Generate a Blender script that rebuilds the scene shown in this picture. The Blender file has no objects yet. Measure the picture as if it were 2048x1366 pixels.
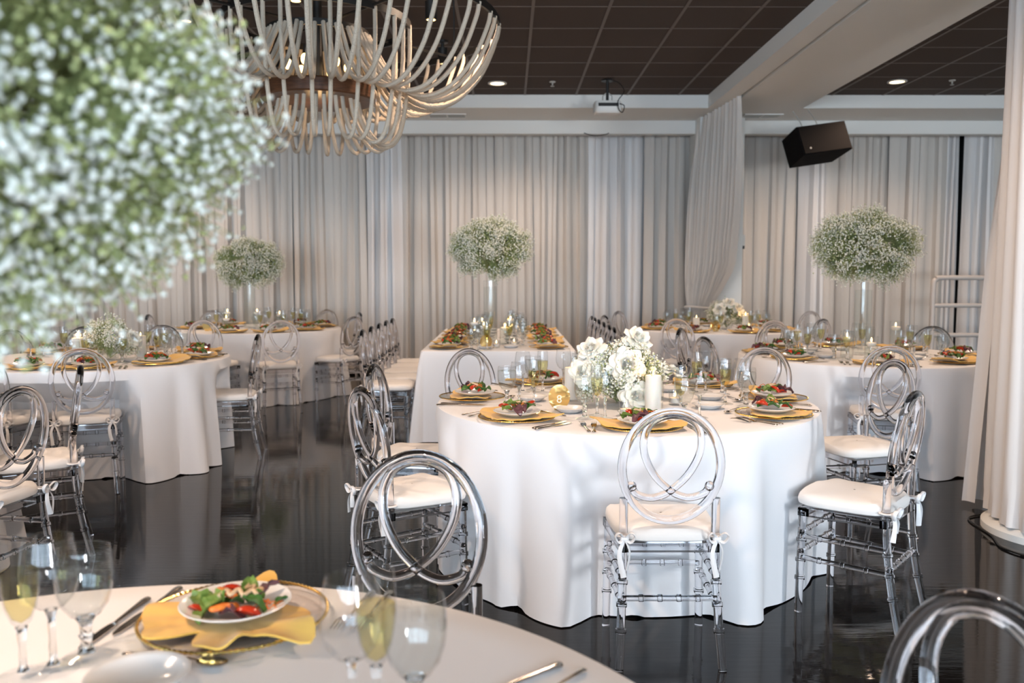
import bpy, math, random
import numpy as np
from mathutils import Vector, Matrix

PI = math.pi
R_ = math.radians
scene = bpy.context.scene
COL = scene.collection
rng = np.random.default_rng(7)
random.seed(7)

# ------------------------------------------------------------------ camera
cam_d = bpy.data.cameras.new('camera')
cam = bpy.data.objects.new('camera', cam_d)
COL.objects.link(cam)
cam.location = (0, 0, 1.39)
cam.rotation_euler = (PI / 2 - 0.0793, 0, -0.00442)
cam_d.sensor_width = 36.0
cam_d.lens = 36.0 * 1718.6 / 2048
cam_d.clip_start = 0.05
cam_d.dof.use_dof = True
cam_d.dof.focus_distance = 3.3
cam_d.dof.aperture_fstop = 3.5
scene.camera = cam

# ------------------------------------------------------------------ world, exposure
world = bpy.data.worlds.new('world')
scene.world = world
world.use_nodes = True
world.node_tree.nodes['Background'].inputs[0].default_value = (0.75, 0.86, 1.0, 1)
world.node_tree.nodes['Background'].inputs[1].default_value = 1.0
scene.view_settings.view_transform = 'Standard'
scene.view_settings.look = 'None'
scene.view_settings.gamma = 1.0
scene.view_settings.use_curve_mapping = False
scene.view_settings.exposure = 0.27
cy = scene.cycles
cy.use_light_tree = False
cy.max_bounces = 6
cy.diffuse_bounces = 2
cy.glossy_bounces = 3
cy.transmission_bounces = 6
cy.transparent_max_bounces = 40
cy.sample_clamp_indirect = 6.0
cy.blur_glossy = 0.5

WIN_Y = -5.5
WINDOWS = [(-5.7, 2.6, 0.4, 3.1), (-2.75, 2.6, 0.4, 3.1), (0.2, 2.6, 0.4, 3.1), (2.75, 1.8, 0.4, 3.1)]   # centre x, width, sill, head
WIN_W = 245
ADDED_OPENING = (4.6, 0.8, 0.15, 1.75)  # low opening added in the unseen wall to carry the low daylight


def area(name, loc, sx, sy, energy, color, target):
    d = bpy.data.lights.new(name, 'AREA')
    d.shape = 'RECTANGLE'
    d.size, d.size_y = sx, sy
    d.energy = energy
    d.color = color
    o = bpy.data.objects.new(name, d)
    COL.objects.link(o)
    o.location = loc
    o.rotation_euler = (Vector(target) - Vector(loc)).to_track_quat('-Z', 'Y').to_euler()
    return o


for wx, ww, z0, z1 in WINDOWS:
    area('window_daylight', (wx, WIN_Y - 0.12, (z0 + z1) / 2), ww, z1 - z0, WIN_W * ww / 2.6, (0.65, 0.82, 1.0), (wx, 5, (z0 + z1) / 2))
area('added_low_daylight', (ADDED_OPENING[0], WIN_Y - 0.12, 0.95), 0.7, 1.5, 330, (0.92, 0.96, 1.0), (1.0, 9.6, 3.0))  # added low light, placed from the projector's shadow; no door is known there


# ------------------------------------------------------------------ materials
def _mat(name):
    m = bpy.data.materials.new(name)
    m.use_nodes = True
    return m, m.node_tree


def pmat(name, col, rough=0.5, metal=0.0, spec=0.5, noise=None, bump=None, sheen=0.0, sss=0.0, coat=0.0, trans=0.0, ior=1.45):
    """noise=(scale, second colour, stretch xyz); bump=(scale, strength, stretch xyz)"""
    m, t = _mat(name)
    b = t.nodes['Principled BSDF']
    b.inputs['Base Color'].default_value = (*col, 1)
    b.inputs['Roughness'].default_value = rough
    b.inputs['Metallic'].default_value = metal
    b.inputs['Specular IOR Level'].default_value = spec
    b.inputs['IOR'].default_value = ior
    if sheen:
        b.inputs['Sheen Weight'].default_value = sheen
    if sss:
        b.inputs['Subsurface Weight'].default_value = sss
        b.inputs['Subsurface Radius'].default_value = (0.02, 0.012, 0.006)
    if coat:
        b.inputs['Coat Weight'].default_value = coat
        b.inputs['Coat Roughness'].default_value = 0.05
    if trans:
        b.inputs['Transmission Weight'].default_value = trans
    if noise or bump:
        tc = t.nodes.new('ShaderNodeTexCoord')

    def tex(scale, stretch):
        mp = t.nodes.new('ShaderNodeMapping')
        mp.inputs['Scale'].default_value = stretch
        t.links.new(tc.outputs['Object'], mp.inputs[0])
        n = t.nodes.new('ShaderNodeTexNoise')
        n.inputs['Scale'].default_value = scale
        n.inputs['Detail'].default_value = 4
        t.links.new(mp.outputs[0], n.inputs['Vector'])
        return n
    if noise:
        n = tex(noise[0], noise[2])
        r = t.nodes.new('ShaderNodeValToRGB')
        r.color_ramp.elements[0].position = 0.35
        r.color_ramp.elements[1].position = 0.65
        r.color_ramp.elements[0].color = (*col, 1)
        r.color_ramp.elements[1].color = (*noise[1], 1)
        t.links.new(n.outputs['Fac'], r.inputs[0])
        t.links.new(r.outputs[0], b.inputs['Base Color'])
    if bump:
        n = tex(bump[0], bump[2])
        bp = t.nodes.new('ShaderNodeBump')
        bp.inputs['Strength'].default_value = bump[1]
        bp.inputs['Distance'].default_value = 0.01
        t.links.new(n.outputs['Fac'], bp.inputs['Height'])
        t.links.new(bp.outputs[0], b.inputs['Normal'])
    return m


def thin_glass(name, tint=(0.96, 0.97, 0.98), ior=1.5, rough=0.0):
    m, t = _mat(name)
    t.nodes.remove(t.nodes['Principled BSDF'])
    out = t.nodes['Material Output']
    tr = t.nodes.new('ShaderNodeBsdfTransparent')
    tr.inputs[0].default_value = (*tint, 1)
    gl = t.nodes.new('ShaderNodeBsdfGlossy')
    gl.inputs['Roughness'].default_value = rough
    geo = t.nodes.new('ShaderNodeNewGeometry')
    dt = t.nodes.new('ShaderNodeVectorMath')
    dt.operation = 'DOT_PRODUCT'
    t.links.new(geo.outputs['Incoming'], dt.inputs[0])
    t.links.new(geo.outputs['Normal'], dt.inputs[1])

    def mth(op, x, y=None):
        n = t.nodes.new('ShaderNodeMath')
        n.operation = op
        t.links.new(x, n.inputs[0])
        if y is not None:
            n.inputs[1].default_value = y
        return n.outputs[0]
    f0 = ((ior - 1) / (ior + 1)) ** 2
    inv = t.nodes.new('ShaderNodeMath')
    inv.operation = 'SUBTRACT'
    inv.inputs[0].default_value = 1.0
    t.links.new(mth('ABSOLUTE', dt.outputs['Value']), inv.inputs[1])
    fr_out = mth('ADD', mth('MULTIPLY', mth('POWER', inv.outputs[0], 5.0), 1 - f0), f0)
    mx = t.nodes.new('ShaderNodeMixShader')
    t.links.new(fr_out, mx.inputs[0])
    t.links.new(tr.outputs[0], mx.inputs[1])
    t.links.new(gl.outputs[0], mx.inputs[2])
    t.links.new(mx.outputs[0], out.inputs[0])
    return m


def solid_glass(name, col, ior=1.45, rough=0.0):
    m, t = _mat(name)
    t.nodes.remove(t.nodes['Principled BSDF'])
    g = t.nodes.new('ShaderNodeBsdfGlass')
    g.inputs['Color'].default_value = (*col, 1)
    g.inputs['IOR'].default_value = ior
    g.inputs['Roughness'].default_value = rough
    t.links.new(g.outputs[0], t.nodes['Material Output'].inputs[0])
    return m


def emit(name, col, strength):
    m, t = _mat(name)
    t.nodes.remove(t.nodes['Principled BSDF'])
    e = t.nodes.new('ShaderNodeEmission')
    e.inputs[0].default_value = (*col, 1)
    e.inputs[1].default_value = strength
    t.links.new(e.outputs[0], t.nodes['Material Output'].inputs[0])
    return m


def floor_mat():
    m, t = _mat('black_epoxy')
    b = t.nodes['Principled BSDF']
    b.inputs['Base Color'].default_value = (0.008, 0.0075, 0.0075, 1)
    b.inputs['Specular IOR Level'].default_value = 0.21
    tc = t.nodes.new('ShaderNodeTexCoord')

    def tex(scale, st, det=4):
        mp = t.nodes.new('ShaderNodeMapping')
        mp.inputs['Scale'].default_value = st
        t.links.new(tc.outputs['Object'], mp.inputs[0])
        n = t.nodes.new('ShaderNodeTexNoise')
        n.inputs['Scale'].default_value = scale
        n.inputs['Detail'].default_value = det
        t.links.new(mp.outputs[0], n.inputs['Vector'])
        return n
    n1 = tex(3.0, (1, 1, 1))
    mr = t.nodes.new('ShaderNodeMapRange')
    mr.inputs['To Min'].default_value = 0.02
    mr.inputs['To Max'].default_value = 0.07
    t.links.new(n1.outputs['Fac'], mr.inputs['Value'])
    t.links.new(mr.outputs[0], b.inputs['Roughness'])
    n2 = tex(9.0, (0.5, 4.0, 1), 5)
    bp = t.nodes.new('ShaderNodeBump')
    bp.inputs['Strength'].default_value = 0.07
    bp.inputs['Distance'].default_value = 0.006
    t.links.new(n2.outputs['Fac'], bp.inputs['Height'])
    t.links.new(bp.outputs[0], b.inputs['Normal'])
    return m


M = {}
M['floor'] = floor_mat()
M['white_wall'] = pmat('painted_white', (0.84, 0.83, 0.79), 0.6)
M['tile'] = pmat('brown_ceiling_tile', (0.062, 0.042, 0.032), 0.9)
M['tbar'] = pmat('brown_grid_bar', (0.125, 0.094, 0.076), 0.5)
M['curtain'] = pmat('ivory_drape', (0.69, 0.64, 0.585), 0.8, sheen=0.25)
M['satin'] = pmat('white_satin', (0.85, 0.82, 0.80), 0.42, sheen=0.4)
M['sheer'] = pmat('white_drape', (0.78, 0.74, 0.71), 0.7, sheen=0.3)
M['cloth'] = pmat('white_linen', (0.86, 0.85, 0.86), 0.75, sheen=0.15)
M['cushion'] = pmat('ivory_cushion', (0.86, 0.82, 0.78), 0.75, sheen=0.15)
M['ribbon'] = pmat('white_ribbon', (0.88, 0.86, 0.85), 0.6)
M['resin'] = solid_glass('clear_resin', (0.985, 0.98, 0.99), 1.42, 0.012)
M['glass'] = thin_glass('drinking_glass', (0.95, 0.96, 0.965), 1.62)
M['stem'] = solid_glass('glass_stem', (0.98, 0.985, 0.985), 1.48)
M['vase'] = thin_glass('vase_glass', (0.975, 0.985, 0.98), 1.6)
M['champagne'] = thin_glass('champagne', (0.94, 0.89, 0.64), 1.25)
M['water'] = thin_glass('iced_water', (0.96, 0.975, 0.97), 1.30, 0.02)
M['china'] = pmat('white_china', (0.85, 0.84, 0.83), 0.18, coat=0.4)
M['charger'] = thin_glass('charger_glass', (0.93, 0.915, 0.91), 1.45, 0.05)
M['gold'] = pmat('polished_gold', (0.90, 0.62, 0.20), 0.18, 1.0)
M['mirror_gold'] = pmat('gold_mirror', (0.86, 0.62, 0.25), 0.08, 1.0)
M['steel'] = pmat('dark_steel', (0.66, 0.61, 0.56), 0.18, 1.0)
M['napkin'] = pmat('mustard_linen', (0.80, 0.47, 0.085), 0.8, sheen=0.3)
M['wax'] = pmat('white_wax', (0.88, 0.84, 0.78), 0.5, sss=0.25)
M['flame'] = emit('candle_flame', (1.0, 0.55, 0.16), 22)
M['flame'].cycles.emission_sampling = 'NONE'
M['bulb'] = emit('warm_bulb', (1.0, 0.62, 0.24), 5)
M['bulb'].cycles.emission_sampling = 'NONE'
M['lamp_disc'] = emit('downlight_lens', (1.0, 0.74, 0.42), 9)
M['lamp_disc'].cycles.emission_sampling = 'NONE'
M['rose'] = pmat('cream_petal', (0.90, 0.87, 0.76), 0.55, sss=0.15, sheen=0.2)
M['blossom'] = pmat('white_blossom', (0.87, 0.86, 0.74), 0.7)
M['blossom_near'] = pmat('pale_blossom', (0.74, 0.77, 0.71), 0.7)
M['bud'] = pmat('green_bud', (0.47, 0.52, 0.24), 0.7)
M['twig'] = pmat('green_twig', (0.38, 0.44, 0.18), 0.7)
M['leaf'] = pmat('lettuce_green', (0.085, 0.17, 0.02), 0.45, noise=(60, (0.22, 0.30, 0.07), (1, 1, 1)))
M['spinach'] = pmat('spinach_green', (0.035, 0.10, 0.018), 0.4, noise=(50, (0.07, 0.17, 0.035), (1, 1, 1)))
M['purple'] = pmat('purple_lettuce', (0.07, 0.025, 0.035), 0.45, noise=(50, (0.16, 0.06, 0.07), (1, 1, 1)))
M['tomato'] = pmat('red_tomato', (0.48, 0.035, 0.012), 0.2, coat=0.4)
M['carrot'] = pmat('orange_wedge', (0.68, 0.12, 0.015), 0.35, noise=(80, (0.75, 0.25, 0.05), (1, 1, 1)))
M['dressing'] = pmat('pale_dressing', (0.66, 0.46, 0.28), 0.3)
M['rope'] = pmat('cotton_rope', (0.56, 0.48, 0.38), 0.85, bump=(130, 0.9, (1, 1, 1)))
M['wood'] = pmat('stained_wood', (0.13, 0.055, 0.025), 0.35, noise=(12, (0.07, 0.03, 0.015), (1, 1, 8)))
M['black_metal'] = pmat('black_metal', (0.012, 0.011, 0.010), 0.4)
M['speaker'] = pmat('black_speaker', (0.006, 0.005, 0.005), 0.9, spec=0.15)
M['white_plastic'] = pmat('white_plastic', (0.72, 0.70, 0.66), 0.4)
M['rail'] = pmat('painted_rail', (0.62, 0.57, 0.53), 0.4)
M['grey_metal'] = pmat('grey_vent', (0.45, 0.44, 0.40), 0.5)
M['brown_wood'] = pmat('plywood', (0.30, 0.20, 0.12), 0.6)
M['digit'] = pmat('white_digit', (0.95, 0.90, 0.72), 0.4)
M['dark_gap'] = pmat('dark_wall', (0.03, 0.03, 0.03), 0.8)


# ------------------------------------------------------------------ mesh helpers
def catmull(P, n=8, closed=False):
    P = [np.array(p, float) for p in P]
    out = []
    N = len(P)
    rngi = range(N if closed else N - 1)
    for i in rngi:
        if closed:
            p0, p1, p2, p3 = P[(i - 1) % N], P[i], P[(i + 1) % N], P[(i + 2) % N]
        else:
            p1, p2 = P[i], P[i + 1]
            p0 = P[i - 1] if i > 0 else 2 * p1 - p2
            p3 = P[i + 2] if i + 2 < N else 2 * p2 - p1
        for k in range(n):
            t = k / n
            out.append(0.5 * ((2 * p1) + (-p0 + p2) * t + (2 * p0 - 5 * p1 + 4 * p2 - p3) * t * t + (-p0 + 3 * p1 - 3 * p2 + p3) * t ** 3))
    if not closed:
        out.append(P[-1])
    return out


class MB:
    def __init__(s):
        s.v = []
        s.f = []
        s.mi = []

    def add(s, V, F, m=0):
        o = len(s.v)
        s.v.extend([tuple(map(float, p)) for p in V])
        s.f.extend([tuple(i + o for i in f) for f in F])
        s.mi.extend([m] * len(F))
        return s

    def box(s, lo, hi, m=0, mat=None):
        x0, y0, z0 = lo
        x1, y1, z1 = hi
        V = [(x0, y0, z0), (x1, y0, z0), (x1, y1, z0), (x0, y1, z0), (x0, y0, z1), (x1, y0, z1), (x1, y1, z1), (x0, y1, z1)]
        if mat is not None:
            V = [tuple(mat @ Vector(p)) for p in V]
        F = [(0, 3, 2, 1), (4, 5, 6, 7), (0, 1, 5, 4), (1, 2, 6, 5), (2, 3, 7, 6), (3, 0, 4, 7)]
        return s.add(V, F, m)

    def tube(s, path, rad, seg=8, closed=False, caps=True, m=0, flat=1.0):
        P = np.array([tuple(p) for p in path], float)
        n = len(P)
        r = np.full(n, rad) if np.isscalar(rad) else np.array(rad, float)
        if closed:
            T = np.roll(P, -1, 0) - np.roll(P, 1, 0)
        else:
            T = np.gradient(P, axis=0)
        T /= np.linalg.norm(T, axis=1)[:, None] + 1e-12
        ref = np.array([0, 0, 1.0]) if abs(T[0][2]) < 0.9 else np.array([0, 1.0, 0])
        u = np.cross(T[0], ref)
        u /= np.linalg.norm(u)
        V = []
        for i in range(n):
            u = u - T[i] * (u @ T[i])
            u /= np.linalg.norm(u) + 1e-12
            w = np.cross(T[i], u)
            for k in range(seg):
                a = 2 * PI * k / seg
                V.append(P[i] + r[i] * (math.cos(a) * u + flat * math.sin(a) * w))
        F = []
        for i in range(n if closed else n - 1):
            j = (i + 1) % n
            for k in range(seg):
                l = (k + 1) % seg
                F.append((i * seg + k, i * seg + l, j * seg + l, j * seg + k))
        if caps and not closed:
            F.append(tuple(range(seg))[::-1])
            F.append(tuple((n - 1) * seg + k for k in range(seg)))
        return s.add(V, F, m)

    def lathe(s, prof, seg=24, c=(0, 0, 0), m=0, cap=False):
        V = []
        n = len(prof)
        for r, z in prof:
            for k in range(seg):
                a = 2 * PI * k / seg
                V.append((c[0] + r * math.cos(a), c[1] + r * math.sin(a), c[2] + z))
        F = []
        for i in range(n - 1):
            for k in range(seg):
                l = (k + 1) % seg
                F.append((i * seg + k, i * seg + l, (i + 1) * seg + l, (i + 1) * seg + k))
        if cap:
            F.append(tuple(range(seg))[::-1])
            F.append(tuple((n - 1) * seg + k for k in range(seg)))
        return s.add(V, F, m)

    def sphere(s, c, r, seg=10, rings=6, m=0, sc=(1, 1, 1)):
        V = []
        F = []
        for i in range(rings + 1):
            ph = PI * i / rings
            for k in range(seg):
                a = 2 * PI * k / seg
                V.append((c[0] + sc[0] * r * math.sin(ph) * math.cos(a), c[1] + sc[1] * r * math.sin(ph) * math.sin(a), c[2] + sc[2] * r * math.cos(ph)))
        for i in range(rings):
            for k in range(seg):
                l = (k + 1) % seg
                F.append((i * seg + k, (i + 1) * seg + k, (i + 1) * seg + l, i * seg + l))
        return s.add(V, F, m)

    def grid(s, G, m=0, closed_u=False):
        G = np.asarray(G, float)
        a, b = G.shape[:2]
        V = G.reshape(-1, 3)
        F = []
        for i in range(a - 1):
            for j in range(b if closed_u else b - 1):
                k = (j + 1) % b
                F.append((i * b + j, i * b + k, (i + 1) * b + k, (i + 1) * b + j))
        return s.add(V, F, m)

    def sheet(s, G, th, m=0):
        """a grid with thickness th (downwards in z)"""
        G = np.asarray(G, float)
        H = G.copy()
        H[..., 2] -= th
        a, b = G.shape[:2]
        o = a * b
        V = np.concatenate([G.reshape(-1, 3), H.reshape(-1, 3)])
        F = []
        for i in range(a - 1):
            for j in range(b - 1):
                q = (i * b + j, i * b + j + 1, (i + 1) * b + j + 1, (i + 1) * b + j)
                F.append(q)
                F.append(tuple(x + o for x in q[::-1]))
        edge = [i * b for i in range(a)] + [(a - 1) * b + j for j in range(1, b)] + [i * b + b - 1 for i in range(a - 2, -1, -1)] + [j for j in range(b - 2, 0, -1)]
        for i in range(len(edge)):
            p, q = edge[i], edge[(i + 1) % len(edge)]
            F.append((p, q, q + o, p + o))
        return s.add(V, F, m)

    def mesh(s, name, mats, smooth=True):
        me = bpy.data.meshes.new(name)
        me.from_pydata(s.v, [], s.f)
        for mt in (mats if isinstance(mats, (list, tuple)) else [mats]):
            me.materials.append(mt)
        if any(s.mi):
            me.polygons.foreach_set('material_index', s.mi)
        if smooth:
            me.polygons.foreach_set('use_smooth', [True] * len(me.polygons))
            try:
                me.set_sharp_from_angle(angle=R_(42))
            except Exception:
                pass
        me.update()
        return me


def ob(name, me, parent=None, loc=(0, 0, 0), rot=(0, 0, 0), label=None):
    o = bpy.data.objects.new(name, me)
    COL.objects.link(o)
    o.location = loc
    o.rotation_euler = rot
    if parent is not None:
        o.parent = parent
    if label:
        o['label'] = label
    return o


def tag(o, label, cat, group=None):
    o['label'] = label
    o['category'] = cat
    if group:
        o['group'] = group
    return o


def thing(name, label, cat, loc=(0, 0, 0), rz=0.0, group=None):
    o = bpy.data.objects.new(name, None)
    o.empty_display_size = 0.05
    COL.objects.link(o)
    o.location = loc
    o.rotation_euler = (0, 0, rz)
    return tag(o, label, cat, group)


def struct(name, me, parent=None, loc=(0, 0, 0), label=None, cat=None):
    o = ob(name, me, parent, loc)
    if parent is None:
        o['kind'] = 'structure'
        if label:
            o['label'] = label
        if cat:
            o['category'] = cat
    return o


def boxmesh(name, lo, hi, mat):
    return MB().box(lo, hi).mesh(name, mat, smooth=False)


# ------------------------------------------------------------------ room shell
ZC = 3.508          # tile ceiling
ZS = 3.355          # soffit underside
ZB = 3.187          # lower edge of soffit above the drapes
X0, X1 = -7.3, 7.7
Y0, Y1 = WIN_Y, 12.2
SY1, SY2 = 10.43, 11.28

struct('floor', boxmesh('floor', (X0 - .2, Y0 - .2, -0.1), (X1 + .2, Y1 + .2, 0.0), M['floor']), label='glossy black epoxy floor', cat='floor')
ceil = struct('ceiling', boxmesh('ceiling', (X0 - .2, Y0 - .2, ZC + 0.012), (X1 + .2, Y1 + .2, ZC + 0.12), M['tile']), label='dark brown tiled drop ceiling', cat='ceiling')
struct('wall_back', boxmesh('wall_back', (X0 - .2, 12.0, 0), (X1 + .2, Y1 + .2, ZC), M['dark_gap']), label='far wall hidden behind the drapes', cat='wall')
struct('wall_left', boxmesh('wall_left', (X0 - .2, Y0, 0), (X0, Y1, ZC), M['white_wall']), label='plain white left side wall', cat='wall')
struct('wall_right', boxmesh('wall_right', (X1, Y0, 0), (X1 + .2, Y1, ZC), M['white_wall']), label='plain white right side wall', cat='wall')
# window wall behind the photographer
wb = MB()
ops = sorted([(w[0] - w[1] / 2, w[0] + w[1] / 2, w[2], w[3]) for w in WINDOWS] + [(ADDED_OPENING[0] - .42, ADDED_OPENING[0] + .42, 0.1, 1.85)])  # the small low opening is added for the light
xx = X0 - .2
for a, b, z0, z1 in ops:
    wb.box((xx, Y0 - .2, 0), (a, Y0, ZC))
    wb.box((a, Y0 - .2, 0), (b, Y0, z0))
    wb.box((a, Y0 - .2, z1), (b, Y0, ZC))
    xx = b
wb.box((xx, Y0 - .2, 0), (X1 + .2, Y0, ZC))
struct('wall_front', wb.mesh('wall_front', M['white_wall'], False), label='white window wall behind the photographer', cat='wall')
for i, (a, b, z0, z1) in enumerate(ops):
    fr = MB()
    t = 0.05
    fr.box((a, Y0 - .06, z0), (a + t, Y0 + .02, z1)).box((b - t, Y0 - .06, z0), (b, Y0 + .02, z1))
    fr.box((a, Y0 - .06, z0), (b, Y0 + .02, z0 + t)).box((a, Y0 - .06, z1 - t), (b, Y0 + .02, z1))
    if b - a > 1:
        for k in (1, 2):
            x = a + (b - a) * k / 3
            fr.box((x - .025, Y0 - .05, z0), (x + .025, Y0 + .01, z1))
        fr.box((a, Y0 - .05, z0 + 1.55), (b, Y0 + .01, z0 + 1.6))
    struct('window_%d' % (i + 1), fr.mesh('window_frame', M['white_wall'], False), label='white framed window behind the photographer, %s from the left' % ('first', 'second', 'third', 'fourth', 'fifth')[i], cat='window')

# ceiling tiles and runners in the part of the ceiling the view reaches
GX, GY, G = 0.199, 7.035, 0.61
tile_me = MB().box((-.298, -.298, 0), (.298, .298, 0.014)).mesh('ceiling_tile', M['tile'], False)
runner_me = MB().box((-.013, 4.6, ZC - 0.004), (.013, SY1, ZC + 0.012)).mesh('grid_runner', M['tbar'], False)
cross_me = MB().box((-.297, -.008, 0), (.297, .008, 0.004)).mesh('grid_cross_bar', M['tbar'], False)
BX0, BX1 = 2.385, 3.52       # beam
for i in range(-11, 12):
    gx = GX + G * i
    if not (BX0 - .05 < gx < BX1 + .05) and X0 < gx < X1:
        ob('grid_runner', runner_me, ceil, (gx, 0, 0))
    cx_ = gx + G / 2
    if cx_ > 6.6 or cx_ < -6.6 or (BX0 < cx_ - .3 and cx_ + .3 < BX1):
        continue
    for j in range(-3, 6):
        cy_ = GY + G * j + G / 2
        if cy_ > SY1 + .3:
            continue
        if abs(cx_) > 0.72 * cy_ + .6:
            continue
        ob('ceiling_tile', tile_me, ceil, (cx_, cy_, ZC))
        ob('grid_cross_bar', cross_me, ceil, (cx_, cy_ - G / 2, ZC - .002))

# soffit above the drapes and the boxed beam
so = MB()
so.box((X0, SY1, ZS), (X1, SY2, ZC + .01))
so.box((X0, SY2, ZB), (X1, SY2 + .16, ZC + .01))
struct('trim_1', so.mesh('soffit', M['white_wall'], False), label='stepped white soffit above the drapes', cat='soffit')
bm_ = MB()
bm_.box((BX0, Y0, ZS), (2.575, SY1, ZC + .01)).box((2.575, Y0, ZS + .03), (2.625, SY1, ZC + .01)).box((2.625, Y0, ZS), (BX1, SY1, ZC + .01))
struct('trim_2', bm_.mesh('beam', M['white_wall'], False), label='boxed white ceiling beam with a curtain track', cat='beam')
struct('trim_3', boxmesh('pier', (2.42, 11.0, 0), (2.985, 11.6, ZS), M['white_wall']), label='white pier behind the tied drape', cat='pier')


# ------------------------------------------------------------------ drapes
def drape_mesh(name, width, z0, z1, amp, pleats, seed, mat, nz=7):
    r = np.random.default_rng(seed)
    nu = int(pleats * 9)
    u = np.linspace(0, 1, nu)
    ph = np.cumsum(0.6 + 0.8 * r.random(nu))
    ph = ph / ph[-1] * 2 * PI * pleats
    a = amp * (0.7 + 0.3 * np.sin(u * 2 * PI * r.uniform(1.5, 3) + r.uniform(0, 6))) * (0.7 + 0.3 * r.random())
    prof = np.cos(ph) + 0.3 * np.cos(2 * ph + 1.1 + u * 4) + 0.25 * np.cos(.43 * ph + seed)
    sl = 0.10 * width / pleats * np.sin(2 * ph)
    rows = []
    for k in range(nz):
        t = k / (nz - 1)
        z = z1 + (z0 - z1) * t
        g = 0.75 + 0.35 * t
        dx = 0.012 * np.sin(ph * 0.31 + 3 * t)
        rows.append(np.stack([u * width - width / 2 + sl * g + dx, a * g * prof + 0.02 * np.sin(2.2 * t + u * 9), np.full(nu, z)], 1))
    return MB().grid(rows).mesh(name, mat)


def place_drape(label, x, y, width, seed, z0=0.03, z1=3.3, amp=0.085, ppm=5.6, mat='curtain', rz=0.0):
    o = ob('drape', drape_mesh('drape', width, z0, z1, amp, max(3, int(width * ppm)), seed, M[mat]), None, (x, y, 0), (0, 0, rz))
    return tag(o, label, 'curtain', 'drapes along the far wall')


PANELS = [(-7.3, -5.9, 'curtain', 'ivory drape at the far left end of the back wall'),
          (-5.9, -4.4, 'curtain', 'ivory drape behind the near flower cloud, left of the far left table'),
          (-4.4, -2.95, 'curtain', 'ivory drape directly behind the far left flower cloud'),
          (-2.95, -1.92, 'curtain', 'ivory drape between the far left flower cloud and the first white satin panel'),
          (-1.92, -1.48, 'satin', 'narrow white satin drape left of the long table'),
          (-1.48, -.2, 'curtain', 'ivory drape directly behind the long table flower cloud'),
          (-.2, 1.02, 'curtain', 'ivory drape right of the long table flower cloud'),
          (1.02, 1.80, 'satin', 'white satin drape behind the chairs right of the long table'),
          (1.80, 2.6, 'curtain', 'ivory drape half hidden by the tied drape'),
          (2.9, 3.88, 'curtain', 'ivory drape just right of the white pier'),
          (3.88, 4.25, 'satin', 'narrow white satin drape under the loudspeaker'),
          (4.25, 5.10, 'curtain', 'ivory drape directly behind the right flower cloud'),
          (5.10, 5.86, 'curtain', 'ivory drape between the right flower cloud and the dark gap'),
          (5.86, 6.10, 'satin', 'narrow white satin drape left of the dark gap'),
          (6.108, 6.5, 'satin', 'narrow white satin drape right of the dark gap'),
          (6.5, 7.6, 'curtain', 'ivory drape at the far right end of the back wall')]
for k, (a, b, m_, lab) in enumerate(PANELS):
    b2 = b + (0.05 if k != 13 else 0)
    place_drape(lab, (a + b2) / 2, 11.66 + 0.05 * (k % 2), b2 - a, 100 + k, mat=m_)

# the drape tied back beside the beam
nu, nz = 110, 30
rows = []
zz_ = [3.352, 2.63, 2.09, 1.47, 1.14, .96, .60, .02]
RX, RY = [2.565, 2.635, 2.69, 2.71, 2.62, 2.53, 2.56, 2.58], [9.68, 9.85, 10.1, 10.4, 10.7, 10.82, 10.80, 10.78]
LX, LY = [2.44, 2.36, 2.325, 2.29, 2.27, 2.286, 2.25, 2.24], [11.22, 11.2, 11.15, 11.05, 10.95, 10.90, 10.95, 10.98]
q_ = lambda z, A_: float(np.interp(-z, [-v for v in zz_], A_))
for k in range(nz):
    z = 3.352 + (0.02 - 3.352) * k / (nz - 1)
    row = []
    for j in range(nu):
        u = j / (nu - 1)
        g = float(np.interp(-z, [-v for v in zz_], [.022, .032, .036, .036, .030, .018, .025, .03]))
        a = 2 * PI * 12 * u + 0.7 * math.sin(2.2 * z + 2 * u) + 2.0 * u * (3.35 - z)
        off = g * (math.cos(a) + .35 * math.cos(.37 * a + 1))
        x = q_(z, RX) * (1 - u) + q_(z, LX) * u
        y = q_(z, RY) * (1 - u) + q_(z, LY) * u
        row.append((x + off * .9, y + off * .5, z))
    rows.append(row)
td = thing('tied_drape', 'ivory drape gathered and tied back beside the white pier', 'curtain', (0, 0, 0))
ob('drape_cloth', MB().grid(rows).mesh('tied_drape', M['curtain']), td)
tb = [(2.408 + 0.16 * math.cos(a), 10.86 - .05 * math.cos(a) + 0.05 * math.sin(a), .96 + .008 * math.sin(2 * a)) for a in np.linspace(0, 2 * PI, 25)[:-1]]
ob('tie_band', MB().tube(tb, 0.018, 6, closed=True).mesh('tie_band', M['curtain']), td)

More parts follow.
